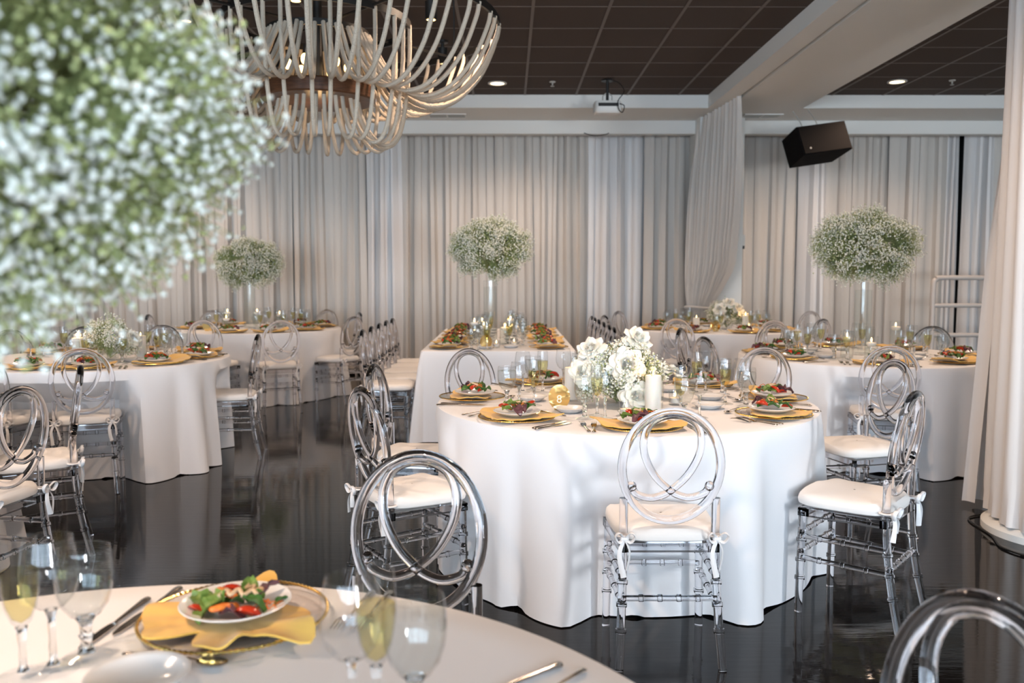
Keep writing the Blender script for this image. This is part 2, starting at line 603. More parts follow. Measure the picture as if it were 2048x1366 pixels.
# drape beside the round column at the right edge, and the wrapped column
nu, nz = 80, 24
rows = []
for k in range(nz):
    z = 0.03 + (ZS - 0.03) * k / (nz - 1)
    xl = np.interp(z, [0, 1.39, 2.55, 2.75, 3.36], [2.72, 2.80, 2.915, 2.90, 2.86])
    row = []
    for j in range(nu):
        u = j / (nu - 1)
        a = 0.045 * math.cos(2 * PI * 6.3 * u + .4 * math.sin(2 * z)) * (0.6 + .4 * math.cos(7 * u))
        row.append((xl + 0.62 * u + 0.012 * math.sin(13 * u * PI), 5.06 + a + 0.05 * u - .05 * math.exp(-u * 9), z))
    rows.append(row)
tag(ob('drape', MB().grid(rows).mesh('side_drape', M['sheer'])), 'white drape hanging to the floor behind the round column', 'curtain')
wc = thing('wrapped_column', 'round column wrapped in white fabric at the right edge', 'column', (2.985, 4.50, 0))
rows = []
for k in range(22):
    z = 0.075 + (ZS - 0.075) * k / 21
    row = []
    for j in range(160):
        a = 2 * PI * j / 160
        rr = 0.375 - 0.02 * z / 3 + 0.014 * math.cos(17 * a + .6 * math.sin(1.5 * z + 3 * a)) + 0.012 * math.cos(5 * a + 1.0)
        if z < .2:
            rr += 0.012 * math.cos(31 * a)
        row.append((rr * math.cos(a), rr * math.sin(a), z + (0.012 * math.sin(3 * a) if k == 0 else 0)))
    rows.append(row)
ob('column_wrap', MB().grid(rows, closed_u=True).mesh('column_wrap', M['sheer']), wc)
ob('column_base', MB().lathe([(0.40, 0.0), (0.40, 0.035), (0.37, 0.06), (0.3, 0.07)], 48, cap=True).mesh('column_base', M['white_wall']), wc)
cab = catmull([(2.9, 3.9, .006), (2.62, 4.02, .007), (2.5, 4.22, .007), (2.56, 4.45, .006), (2.60, 4.75, .007), (2.75, 4.85, .007)], 8)
tag(ob('floor_cable', MB().tube(cab, 0.005, 6).mesh('floor_cable', M['black_metal'])), 'thin black cable on the floor around the wrapped column', 'cable')

# stage rail
rl = thing('stage_rail', 'pale painted metal guard rail at the far right', 'railing', (5.15, 10.4, 0))
pr = catmull([(0, 0, 0), (0, 0, .7), (0, 0, 1.24), (0.03, 0, 1.31), (0.1, 0, 1.335), (.8, 0, 1.335), (1.9, 0, 1.335)], 5)
ob('top_rail', MB().tube(pr, 0.029, 10).mesh('top_rail', M['rail']), rl)
for z in (1.0, .64):
    ob('lower_rail', MB().tube([(0, 0, z), (1.9, 0, z)], 0.027, 10).mesh('lower_rail', M['rail']), rl)
ob('post', MB().tube([(1.9, 0, 0), (1.9, 0, 1.335)], 0.024, 10).mesh('post', M['rail']), rl)

# ------------------------------------------------------------------ ceiling fixtures
vent_fr = MB()
for a in ((-.24, -.12, -.012), ):
    pass
vent_fr.box((-.24, -.13, -.012), (.24, -.11, 0)).box((-.24, .11, -.012), (.24, .13, 0)).box((-.24, -.13, -.012), (-.22, .13, 0)).box((.22, -.13, -.012), (.24, .13, 0)).box((-.01, -.11, -.012), (.01, .11, 0))
vent_fr = vent_fr.mesh('vent_frame', M['white_wall'], False)
slat_me = MB().box((-.22, -.004, -.010), (.22, .004, -.001)).mesh('vent_slat', M['grey_metal'], False)
vback = MB().box((-.22, -.11, -.003), (.22, .11, -.0005)).mesh('vent_backing', M['grey_metal'], False)
for lab, x, y in (('air vent in the soffit behind the chandelier', -.76, 10.93), ('air vent in the soffit left of the loudspeaker', 3.17, 10.93)):
    v = thing('air_vent', lab, 'vent', (x, y, ZS), 0, 'soffit air vents')
    ob('vent_frame', vent_fr, v)
    ob('vent_backing', vback, v)
    for k in range(8):
        ob('vent_slat', slat_me, v, (0, -.09 + k * .0257, 0))

ring_me = MB().lathe([(0.082, 0), (0.105, 0), (0.105, -0.008), (0.080, -0.010), (0.074, 0.0)], 28).mesh('trim_ring', M['white_plastic'])
lens_me = MB().lathe([(0.0005, -0.004), (0.076, -0.003)], 28).mesh('lens', M['lamp_disc'])


def downlight(label, x, y, e=40):
    d = thing('recessed_downlight', label, 'ceiling light', (x, y, ZC), 0, 'recessed ceiling downlights')
    ob('trim_ring', ring_me, d)
    ob('lens', lens_me, d)
    l = bpy.data.lights.new('downlight_lamp', 'SPOT')
    l.energy = e
    l.color = (1.0, 0.725, 0.53)
    l.spot_size = R_(150)
    l.spot_blend = 0.6
    l.shadow_soft_size = 0.07
    lo = bpy.data.objects.new('lamp', l)
    COL.objects.link(lo)
    lo.parent = d
    lo.location = (0, 0, -0.03)


DL_E = 150
downlight('lit recessed downlight in the brown ceiling right of the chandelier', -.12, 9.80, DL_E)
downlight('lit recessed downlight in the brown ceiling beyond the beam', 4.31, 9.70, DL_E)
for n, (x, y) in enumerate([(-4.4, 9.8), (-4.4, 6.2), (-.12, 6.2), (4.31, 6.4), (-2.9, 3.0), (1.0, 3.4), (-1.6, 0.4)]):
    names = ['behind the near flower cloud', 'above the left candle table', 'right of the chandelier hoop, out of view',
             'above the right vase table', 'above the left aisle', 'above the gold 8 table', 'above the front table']
    downlight('recessed downlight ' + names[n], x, y, DL_E * (1.7 if y < 1 else 1))

for lab, x, y in (('small sprinkler head in the ceiling left of the projector', .492, 9.72), ('small sprinkler head in the ceiling beyond the beam', 4.886, 9.63)):
    s_ = thing('sprinkler_head', lab, 'sprinkler', (x, y, ZC))
    ob('escutcheon', MB().lathe([(0.0, -.001), (.035, -.001), (.03, -.012), (.008, -.014), (.008, -.04), (0.0, -.04)], 16).mesh('escutcheon', M['grey_metal']), s_)
    ob('deflector', MB().lathe([(0.0, -.05), (.022, -.05), (.022, -.053), (0.0, -.053)], 14).mesh('deflector', M['grey_metal']), s_)

# small black spot heads above the chandelier
can_me = MB().lathe([(0.0, 0.0), (.05, 0.0), (.05, -.02), (.015, -.025), (.015, -.06), (.045, -.065), (.045, -.2), (.0, -.195)], 18).mesh('can', M['black_metal'])
canl_me = MB().lathe([(0.0, -.201), (.034, -.201)], 16).mesh('lens', M['bulb'])
for lab, x, y in (('black can spotlight above the middle of the chandelier', -1.50, 6.25), ('black can spotlight above the right of the chandelier', -.585, 6.70),
                  ('black can spotlight behind the right of the chandelier', -.60, 8.05), ('black can spotlight behind the left of the chandelier', -2.46, 6.75)):
    c = thing('can_spotlight', lab, 'spotlight', (x, y, ZC), 0, 'black can spotlights')
    ob('can', can_me, c)
    ob('lens', canl_me, c)

# projector
p = thing('projector', 'white projector hanging from the dark ceiling', 'projector', (1.09, 9.62, 0))
bd = MB()
pts = []
for k in range(28):
    a = 2 * PI * k / 28
    pts.append((0.15 * np.sign(math.cos(a)) * abs(math.cos(a)) ** .35, 0.12 * np.sign(math.sin(a)) * abs(math.sin(a)) ** .35))
rows = [[(x * s_, y * s_, z) for x, y in pts] for s_, z in ((.001, 3.13), (.9, 3.13), (1, 3.145), (1, 3.245), (.94, 3.262), (.001, 3.262))]
ob('body', bd.grid(rows, closed_u=True).mesh('body', M['white_plastic']), p)
ob('port_panel', MB().box((-.11, -.123, 3.20), (.11, -.118, 3.235)).mesh('port_panel', M['dark_gap'], False), p)
ob('lens', MB().lathe([(0.0, 0), (.035, 0), (.035, .02), (.0, .02)], 16, (0.06, .12, 3.2)).mesh('lens', M['black_metal']), p)
ob('pole', MB().tube([(0, 0, 3.26), (0, 0, 3.50)], 0.016, 10).mesh('pole', M['black_metal']), p)
ob('mount_plate', MB().lathe([(0.0, 3.49), (.07, 3.49), (.06, 3.507), (0, 3.507)], 16).mesh('mount_plate', M['black_metal']), p)
for sx in (-.05, .05):
    ob('bracket_arm', MB().tube([(sx, 0, 3.26), (sx, 0, 3.33), (0, 0, 3.37)], 0.007, 6).mesh('bracket_arm', M['grey_metal']), p)
ob('cable', MB().tube(catmull([(0.02, -.01, 3.50), (.12, -.05, 3.46), (.17, -.1, 3.36), (.1, -.14, 3.25), (.11, -.15, 3.16), (.15, -.14, 3.13), (.17, -.13, 3.2), (.12, -.13, 3.225)], 8), 0.005, 6).mesh('cable', M['black_metal']), p)

# loudspeaker
sp = thing('loudspeaker', 'black loudspeaker hanging tilted below the right soffit', 'speaker', (3.56, 10.1, 2.87))
sp.rotation_euler = (R_(-16), R_(-9), R_(14))
W2, H2 = .315, .172
prof = [(-W2, -.2), (W2, -.2), (W2 - .03, .18), (-W2 + .03, .18)]
rows = [[(x, y, -H2) for x, y in prof], [(x, y, H2) for x, y in prof]]
sb = MB().grid(rows, closed_u=True)
sb.f += [(3, 2, 1, 0), (4, 5, 6, 7)]
sb.mi += [0, 0]
ob('cabinet', sb.mesh('cabinet', M['speaker'], False), sp)
ob('grille', MB().box((-W2 + .015, -.212, -H2 + .012), (W2 - .015, -.2, H2 - .012)).mesh('grille', M['speaker'], False), sp)
ob('badge', MB().lathe([(0.0, 0), (.012, 0), (.012, .003), (0, .003)], 14).mesh('badge', M['grey_metal']), sp, (-W2 + .1, -.212, -.1), (PI / 2, 0, 0))
for sx in (-.1, .1):
    ob('hanger', MB().tube(catmull([(sx, 0, H2), (sx + .01, .02, .3), (sx - .02, .06, .47)], 5), 0.006, 6).mesh('hanger', M['grey_metal']), sp)

cb = catmull([(.98, 11.27, 3.195), (1.06, 11.25, 3.165), (1.15, 11.25, 3.158), (1.26, 11.26, 3.175), (1.30, 11.27, 3.195)], 6)
tag(ob('hanging_cable', MB().tube(cb, .006, 6).mesh('hanging_cable', M['black_metal'])), 'thin black cable sagging under the soffit behind the projector', 'cable')

# thermostat and conduit on the pier
th = thing('wall_control', 'small white and black control box on the side of the pier', 'switch', (2.985, 11.08, 1.80))
ob('cover', MB().box((0, -.05, -.08), (.04, .05, .08)).mesh('cover', M['white_plastic'], False), th)
ob('sensor', MB().box((.01, -.055, -.10), (.035, .03, -.06)).mesh('sensor', M['black_metal'], False), th)

# ------------------------------------------------------------------ rope chandelier
CX, CY, CZ = -1.296, 6.0, 0.0
HZ = 3.07
ch = thing('rope_chandelier', 'large two-tier chandelier of looped cream ropes on black hoops', 'chandelier', (CX, CY, CZ))


def hoop(r_, z, tr, mat, n=64):
    return MB().lathe([(r_ - .008, z - tr * 1.3), (r_ + .008, z - tr * 1.3), (r_ + .008, z + tr * 1.7), (r_ - .008, z + tr * 1.7), (r_ - .008, z - tr * 1.3)], n).mesh('hoop', M[mat])


ob('outer_hoop', hoop(1.236, HZ, .016, 'black_metal'), ch)
ob('inner_hoop', hoop(.624, HZ, .016, 'black_metal'), ch)
ob('rope_ring', hoop(.34, 3.0, .014, 'black_metal', 40), ch)
ob('wood_drum', MB().lathe([(0.0, 2.56), (.375, 2.56), (.385, 2.57), (.385, 2.645), (.375, 2.655), (0.0, 2.655)], 48).mesh('wood_drum', M['wood']), ch)
ob('hub', MB().lathe([(0.0, 2.655), (.12, 2.655), (.12, 2.70), (.03, 2.72), (.03, ZC), (0, ZC)], 20).mesh('hub', M['black_metal']), ch)
for k in range(4):
    a = PI / 4 + k * PI / 2
    ob('spoke', MB().tube([(0.03 * math.cos(a), .03 * math.sin(a), HZ), (1.236 * math.cos(a), 1.236 * math.sin(a), HZ)], .009, 6).mesh('spoke', M['black_metal']), ch)
    ob('hanger_rod', MB().tube([(1.236 * math.cos(a), 1.236 * math.sin(a), HZ), (1.236 * math.cos(a), 1.236 * math.sin(a), ZC)], .006, 6).mesh('hanger_rod', M['black_metal']), ch)
up = catmull([(1.236, 0, 3.07), (1.21, 0, 2.97), (1.11, 0, 2.77), (.95, 0, 2.615), (.78, 0, 2.565), (.62, 0, 2.615), (.48, 0, 2.76), (.385, 0, 2.92), (.345, 0, 3.0)], 4)
lowp = catmull([(.624, 0, 3.07), (.622, 0, 2.87), (.60, 0, 2.60), (.555, 0, 2.37), (.49, 0, 2.275), (.41, 0, 2.28), (.335, 0, 2.36), (.285, 0, 2.47), (.265, 0, 2.57)], 4)
up_me = MB().tube(up, .0145, 8).mesh('rope', M['rope'])
low_me = MB().tube(lowp, .0140, 8).mesh('rope', M['rope'])
NU_, NL_ = 26, 13
for k in range(NU_):
    for s_ in (-1, 1):
        ob('rope', up_me, ch, (0, 0, random.uniform(-.008, .008)), (0, 0, 2 * PI * (k + .5) / NU_ - PI / 2 + s_ * .044))
for k in range(NL_):
    for s_ in (-1, 1):
        ob('rope', low_me, ch, (0, 0, random.uniform(-.01, .01)), (0, 0, 2 * PI * (k + .5) / NL_ - PI / 2 + s_ * .095))
bulb_me = MB().sphere((0, 0, 0), .028, 12, 8, sc=(1, 1, 1.35)).mesh('bulb', M['bulb'])
sock_me = MB().lathe([(0, .035), (.014, .035), (.016, .09), (0, .09)], 12).mesh('socket', M['black_metal'])
for k in range(6):
    a = k * PI / 3 + .3
    for rr, zz in ((.2, 2.80), ):
        b_ = ob('bulb', bulb_me, ch, (rr * math.cos(a), rr * math.sin(a), zz))
        ob('socket', sock_me, b_)
for zz, e in ((2.84, 3.5), (2.42, 1.5)):
    l = bpy.data.lights.new('chandelier_lamp', 'POINT')
    l.energy = e
    l.color = (1, .62, .28)
    l.shadow_soft_size = .08
    lo = bpy.data.objects.new('lamp', l)
    COL.objects.link(lo)
    lo.parent = ch
    lo.location = (0, 0, zz)


# ------------------------------------------------------------------ tables and cloths
ZT = 0.760      # top of the cloth
table_top = MB().lathe([(0.0, .735), (.905, .735), (.912, .742), (.905, .753), (0.0, .753)], 64).mesh('tabletop', M['brown_wood'])
tleg = MB().tube([(.55, 0, .735), (.55, 0, .38), (.60, 0, 0.012)], .016, 8).mesh('leg', M['black_metal'])


CH = [
    # table, angle on the table, radius, turn, label
    ('T1', -90, 1.285, 0, 'clear chair with its back to the camera at the front of the gold 8 table'),
    ('T1', -40, 1.35, 0, 'clear chair at the near right of the gold 8 table, seat showing'),
    ('T1', 14, 1.56, 0, 'clear chair at the right of the gold 8 table, just behind the near right one'),
    ('T1', 48, 1.57, 0, 'clear chair at the far right of the gold 8 table'),
    ('T1', 86, 1.42, 0, 'clear chair behind the white roses of the gold 8 table'),
    ('T1', 128, 1.33, 0, 'clear chair at the far left of the gold 8 table, before the long table cloth'),
    ('T1', 173, 1.27, 0, 'clear chair at the left of the gold 8 table, further back'),
    ('T1', -148, 1.38, 0, 'clear chair at the near left of the gold 8 table, bows showing'),
    ('T2', -104, 1.20, 0, 'clear chair with its back to the camera at the right vase table'),
    ('T2', 195, 1.35, 0, 'clear chair at the left of the right vase table, above the wine glasses'),
    ('T2', 153, 1.43, 0, 'clear chair at the far left of the right vase table'),
    ('T2', 101, 1.36, 0, 'clear chair behind the tall vase of the right vase table'),
    ('T2', 42, 1.34, 0, 'clear chair at the far right of the right vase table, below the rail'),
    ('T4', 21, 1.16, 0, 'clear chair at the far right side of the far left table'),
    ('T4', -28, 1.36, 0, 'clear chair at the near right side of the far left table, beside the aisle'),
    ('T4', -66, 1.52, 0, 'clear chair with its back to the camera at the far left table'),
    ('T4', -98, 1.31, 0, 'clear chair at the front left of the far left table'),
    ('T4', 186, 1.22, 0, 'clear chair at the left side of the far left table'),
    ('T4', 133, 1.25, 0, 'clear chair behind the far left table, left of its vase'),
    ('T4', 64, 1.25, 0, 'clear chair behind the far left table, right of its vase'),
    ('T5', -70, 1.13, 0, 'clear chair with its back to the camera at the left candle table'),
    ('T5', 9, 1.14, 0, 'clear chair at the right side of the left candle table'),
    ('T5', -101, 1.14, 0, 'clear chair at the left frame edge before the left candle table'),
    ('T5', 92, 1.30, 0, 'clear chair behind the left candle table, right of its flowers'),
    ('T5', 120, 1.32, 0, 'clear chair behind the left candle table, left of its flowers'),
    ('T5', 146, 1.32, 0, 'clear chair behind the left candle table at the far left'),
    ('T6', -79, 1.33, 0, 'clear chair with its back to the camera at the far right table'),
    ('T6', -52, 1.34, 0, 'clear chair at the near right of the far right table'),
    ('T6', -123, 1.20, 0, 'clear chair at the near left of the far right table'),
    ('T6', 28, 1.50, 0, 'clear chair behind the far right table, against the drapes'),
    ('T6', 144, 1.27, 0, 'clear chair at the far left of the far right table, against the drapes'),
    ('T6', -168, 1.34, 0, 'clear chair at the left side of the far right table'),
    ('T0', 76, 1.46, 0, 'clear chair at the far side of the front table, facing the camera'),
    ('T0', 17, 1.34, 0, 'blurred clear chair back at the bottom right corner'),
]


def drape_cloth(name, per, nor, fold, zt, hem=0.005, flare=0.05, dents=()):
    """a cloth that lies on a table outline and falls to the floor in folds"""
    per, nor, fold = np.array(per), np.array(nor), np.array(fold)
    c = per.mean(0)
    rows = []
    n = len(per)
    for s_ in (0.02, .35, .7, .9):
        rows.append([(c[0] + (p[0] - c[0]) * s_, c[1] + (p[1] - c[1]) * s_, zt) for p in per])
    rows.append([(p[0] - nn[0] * .012, p[1] - nn[1] * .012, zt) for p, nn in zip(per, nor)])
    rows.append([(p[0] - nn[0] * .002, p[1] - nn[1] * .002, zt - .004) for p, nn in zip(per, nor)])
    rows.append([(p[0] + nn[0] * .003, p[1] + nn[1] * .003, zt - .016) for p, nn in zip(per, nor)])
    nz = 14
    for k in range(1, nz + 1):
        t = k / nz
        z = (zt - .016) * (1 - t) + hem * t
        g = t ** 0.75
        row = []
        for p, nn, f in zip(per, nor, fold):
            e = .003 + flare * g * .6 + f * g
            for da, dr in dents:          # chair seats push the cloth in
                d = math.atan2(nn[1], nn[0]) - da
                d = abs(.9 * math.sin(d)) if math.cos(d) > 0 else 9
                w = min(1, max(0, (.32 - d) / .10)) * min(1, max(0, (.70 - z) / .17))
                w = w * w * (3 - 2 * w)
                e = min(e, e * (1 - w) + w * (max(.66, dr - .445) - .918))
            row.append((p[0] + nn[0] * e, p[1] + nn[1] * e, z + (0.018 * max(0, -f / .06) * t ** 4)))
        rows.append(row)
    return MB().grid(rows, closed_u=True)


def folds(n, count, amp, seed):
    r = np.random.default_rng(seed)
    w = 0.6 + r.random(count)
    cen = np.cumsum(w) / w.sum() * n
    f = np.zeros(n)
    idx = np.arange(n)
    for k in range(count):
        a = cen[k - 1] if k else cen[-1] - n
        b = cen[k]
        m = (idx >= a) & (idx < b)
        t = (idx[m] - a) / (b - a)
        f[m] = (np.sin(PI * t) ** .75) * (0.55 + 0.75 * r.random())
    f = (f - .42)
    kern = np.array([0, 1, 2, 1, 0.]) / 4
    f = np.convolve(np.concatenate([f[-2:], f, f[:2]]), kern, 'valid')
    return f * amp


def round_table(x, y, seed, tlabel, clabel, rot=0.0, dents=()):
    t = thing('round_table', tlabel, 'table', (x, y, 0), rot, 'round banquet tables')
    ob('tabletop', table_top, t)
    for k in range(4):
        ob('leg', tleg, t, (0, 0, 0), (0, 0, PI / 4 + k * PI / 2))
    n = 200
    a = np.linspace(0, 2 * PI, n + 1)[:-1]
    nor = np.stack([np.cos(a), np.sin(a)], 1)
    me = drape_cloth('tablecloth', nor * .918, nor, folds(n, 15, .125, seed), ZT, dents=[(R_(a_) - rot, r_) for a_, r_ in dents]).mesh('tablecloth', M['cloth'])
    return tag(ob('tablecloth', me, None, (x, y, 0), (0, 0, rot)), clabel, 'tablecloth', 'white tablecloths')


T = {'T0': (-.58, .80), 'T1': (.57, 4.21), 'T2': (2.73, 6.60), 'T4': (-2.85, 9.83), 'T5': (-3.03, 6.36), 'T6': (2.37, 9.75), 'T7': (-3.32, 3.73)}
NAME = {'T0': 'the front table', 'T1': 'the gold 8 table', 'T2': 'the right vase table', 'T3': 'the long table', 'T4': 'the far left table', 'T5': 'the left candle table', 'T6': 'the far right table', 'T7': 'the left edge table'}
CL = {'T0': 'white cloth on the front table at the bottom left', 'T1': 'white floor-length cloth on the round table with the gold 8 sign',
      'T2': 'white cloth on the right round table under the tall flower vase', 'T4': 'white cloth on the far left round table before the drapes',
      'T5': 'white cloth on the left round table with pillar candles', 'T6': 'white cloth on the far right round table beside the pier',
      'T7': 'white cloth on the round table just past the left edge'}
for k, (n_, (x, y)) in enumerate(T.items()):
    round_table(x, y, 20 + k, 'round folding table hidden under ' + CL[n_][0:0] + 'the cloth of ' + NAME[n_], CL[n_], {'T1': 2.05}.get(n_, 0.7 * k), [(c[1], c[2]) for c in CH if c[0] == n_])
# long table
LX0, LX1, LY0, LY1 = -.715, .555, 6.96, 9.80
lt = thing('long_table', 'long rectangular table hidden under the cloth of the long table', 'table', ((LX0 + LX1) / 2, (LY0 + LY1) / 2, 0))
hw, hl = (LX1 - LX0) / 2, (LY1 - LY0) / 2
ob('tabletop', MB().box((-hw + .01, -hl + .01, .735), (hw - .01, hl - .01, .753)).mesh('tabletop', M['brown_wood'], False), lt)
for sx in (-1, 1):
    for sy in (-1, 1):
        ob('leg', MB().tube([(sx * (hw - .12), sy * (hl - .2), .735), (sx * (hw - .12), sy * (hl - .2), 0.0)], .016, 8).mesh('leg', M['black_metal']), lt)
per, nor, fo = [], [], []
cr = .04
segs = []
for (cx_, cy_, a0) in ((hw - cr, -hl + cr, -PI / 2), (hw - cr, hl - cr, 0), (-hw + cr, hl - cr, PI / 2), (-hw + cr, -hl + cr, PI)):
    for k in range(9):
        a = a0 + PI / 2 * k / 8
        segs.append(((cx_ + cr * math.cos(a), cy_ + cr * math.sin(a)), (math.cos(a), math.sin(a)), .10 * math.sin(PI * k / 8) ** 2))
L_ = len(segs)
for i in range(L_):
    (p, nn, f), (p2, n2, f2) = segs[i], segs[(i + 1) % L_]
    d = math.dist(p, p2)
    m = max(1, int(d / .03))
    for k in range(m):
        t = k / m
        per.append((p[0] * (1 - t) + p2[0] * t, p[1] * (1 - t) + p2[1] * t))
        nor.append(nn if d < .2 else n2)
        dist = min(t, 1 - t) * d
        fo.append(f if d < .2 else (.022 * math.sin(dist * 17) * min(1, dist * 6) - .012 + .03 * math.exp(-dist * 9)))
tag(ob('tablecloth', drape_cloth('tablecloth', per, nor, fo, ZT, .02, .06).mesh('tablecloth', M['cloth']), None, ((LX0 + LX1) / 2, (LY0 + LY1) / 2, 0)),
    'white cloth on the long table with the tall flower vase', 'tablecloth', 'white tablecloths')


# ------------------------------------------------------------------ clear chairs
def lean(z):
    return 0.062 * (1 - (z - .50) / .43)


ring_p = [(.1725 * math.cos(a), lean(.716 + .199 * math.sin(a)), .716 + .199 * math.sin(a)) for a in np.linspace(0, 2 * PI, 57)[:-1]]
loop_pts = [(-.136, .640), (-.118, .616), (-.072, .602), (-.032, .610), (0, .628), (.055, .680), (.093, .752), (.100, .82), (.078, .872), (.040, .896)]
loop_all = loop_pts + [(0, .903)] + [(-x, z) for x, z in loop_pts[::-1]]
loop_p = [(p[0], lean(p[1]) + .004 * math.sin(9 * p[0]), p[1]) for p in catmull(loop_all, 4)]
C_ring = MB().tube(ring_p, .0162, 12, closed=True, flat=1.0).mesh('back_ring', M['resin'])
lm = MB().tube(loop_p, .0134, 10)
for sx in (-1, 1):
    lm.sphere((sx * .137, lean(.645), .645), .0175, 12, 8)
C_loop = lm.mesh('back_loop', M['resin'])


def bamboo(p0, p1, r, beads, n=26, bl=.009, br=1.28, mid=None):
    """a turned rod from p0 to p1 with raised rings at the given fractions"""
    p0, p1 = np.array(p0, float), np.array(p1, float)
    L = np.linalg.norm(p1 - p0)
    ts = [0, 1]
    for b in beads:
        e = bl / L
        ts += [b - e, b - e * .8, b - e * .25, b + e * .25, b + e * .8, b + e]
    ts = sorted(set(ts) | set(np.linspace(0, 1, 6)))
    P, Rr = [], []
    for t in ts:
        q = p0 + (p1 - p0) * t
        if mid is not None:
            q = q + np.array(mid) * 4 * t * (1 - t)
        P.append(q)
        Rr.append(r * br if any(abs(t - b) <= bl / L * .81 for b in beads) else r)
    return MB().tube(P, Rr, 9)


def rear_leg(s_):
    b = bamboo((s_ * .163, .050, .60), (s_ * .182, -.016, 0.0), .0155, [.26, .50, .63, .78], mid=(-s_ * .006, .022, 0))
    return b.mesh('rear_leg', M['resin'])


def front_leg(s_):
    return bamboo((s_ * .178, .372, .42), (s_ * .184, .378, 0.0), .0160, [.28, .48, .66]).mesh('front_leg', M['resin'])


C_rear = [rear_leg(-1), rear_leg(1)]
C_front = [front_leg(-1), front_leg(1)]
fb = MB()
outer = [(-.178, .045), (.178, .045), (.198, .385), (-.198, .385)]
inner = [(-.142, .078), (.142, .078), (.160, .350), (-.160, .350)]
V = [(x, y, z) for z in (.405, .437) for x, y in outer] + [(x, y, z) for z in (.405, .437) for x, y in inner]
F = []
for k in range(4):
    l = (k + 1) % 4
    F += [(k, l, 4 + l, 4 + k), (8 + l, 8 + k, 12 + k, 12 + l), (4 + k, 4 + l, 12 + l, 12 + k), (l, k, 8 + k, 8 + l)]
C_frame = fb.add(V, F).mesh('seat_frame', M['resin'], False)
C_side = [[bamboo((s_ * .166, .045, z), (s_ * .181, .372, z + .004), .0105, [.22, .5, .78]).mesh('stretcher', M['resin']) for z in (.315, .225)] for s_ in (-1, 1)]
C_fst = [bamboo((-.18, .373, z), (.18, .373, z), .0105, [.2, .4, .6, .8]).mesh('stretcher', M['resin']) for z in (.335, .255)]
C_rst = bamboo((-.168, .030, .245), (.168, .030, .245), .0105, [.2, .4, .6, .8]).mesh('stretcher', M['resin'])
# cushion: a rounded pad, wider at the front
rows = []
na = 64
for s_, z in ((.02, .446), (.93, .444), (.985, .450), (1.0, .464), (.985, .479), (.94, .489), (.80, .4945), (.5, .498), (.02, .499)):
    row = []
    for k in range(na):
        a = 2 * PI * k / na
        ca, sa = math.cos(a), math.sin(a)
        q = 0.50
        x = np.sign(ca) * abs(ca) ** q
        y = np.sign(sa) * abs(sa) ** q
        yy = .225 + .195 * y * s_
        row.append((x * s_ * (.180 + .026 * (y + 1) / 2), yy, z - (.004 * math.cos(6 * a) if .9 < s_ < .99 and z > .47 else 0)))
    rows.append(row)
C_cush = MB().grid(rows, closed_u=True).mesh('cushion', M['cushion'])


def ribbon(path, w, axis=(0, 0, 1)):
    P = np.array(path, float)
    rows = [P - np.array(axis) * w / 2, P + np.array(axis) * w / 2]
    return np.array(rows)


def bow_mesh(s_, seed):
    r = random.Random(seed)
    m = MB()
    cx_, cy_, cz_ = s_ * .163, .028, .462
    m.sphere((cx_, cy_ - .004, cz_), .014, 8, 6, sc=(1.2, .9, .9))
    m.tube([(cx_ + .019 * math.cos(a), .052 + .021 * math.sin(a), cz_ + .002) for a in np.linspace(0, 2 * PI, 13)[:-1]], .007, 6, closed=True, flat=.6)
    for d in (-1, 1):
        tl = r.uniform(.03, .055)
        lp = catmull([(cx_, cy_ - .005, cz_), (cx_ + d * tl * .6, cy_ - .02, cz_ + .024), (cx_ + d * tl, cy_ - .018, cz_ + .010), (cx_ + d * tl * .6, cy_ - .012, cz_ - .012), (cx_, cy_ - .005, cz_)], 4)
        m.tube(lp, .008, 6, flat=.45)
        L = r.uniform(.07, .15)
        tp = catmull([(cx_, cy_ - .006, cz_), (cx_ + d * .018, cy_ - .016, cz_ - L * .4), (cx_ + d * .012 + r.uniform(-.02, .02), cy_ - .012, cz_ - L)], 5)
        m.tube(tp, [.006 + .005 * k / len(tp) for k in range(len(tp))], 6, flat=.3)
    return m.mesh('tie_bow', M['ribbon'])


C_bow = [[bow_mesh(s_, 10 * q + s_) for s_ in (-1, 1)] for q in range(3)]
chair_n = 0


def chair(x, y, face, label, group):
    """x, y: floor point below the top of the back; face: heading of the sitter, in degrees"""
    global chair_n
    c = thing('clear_chair', label, 'chair', (x, y, 0), R_(face) - PI / 2, group)
    ob('back_ring', C_ring, c)
    ob('back_loop', C_loop, c)
    for k in (0, 1):
        ob('rear_leg', C_rear[k], c)
        ob('front_leg', C_front[k], c)
        for q in (0, 1):
            ob('stretcher', C_side[k][q], c)
        ob('stretcher', C_fst[k], c)
        ob('tie_bow', C_bow[chair_n % 3][k], c, label='white ribbon tie')
    ob('stretcher', C_rst, c)
    ob('seat_frame', C_frame, c)
    ob('cushion', C_cush, c, label='ivory seat cushion')
    chair_n += 1
    return c


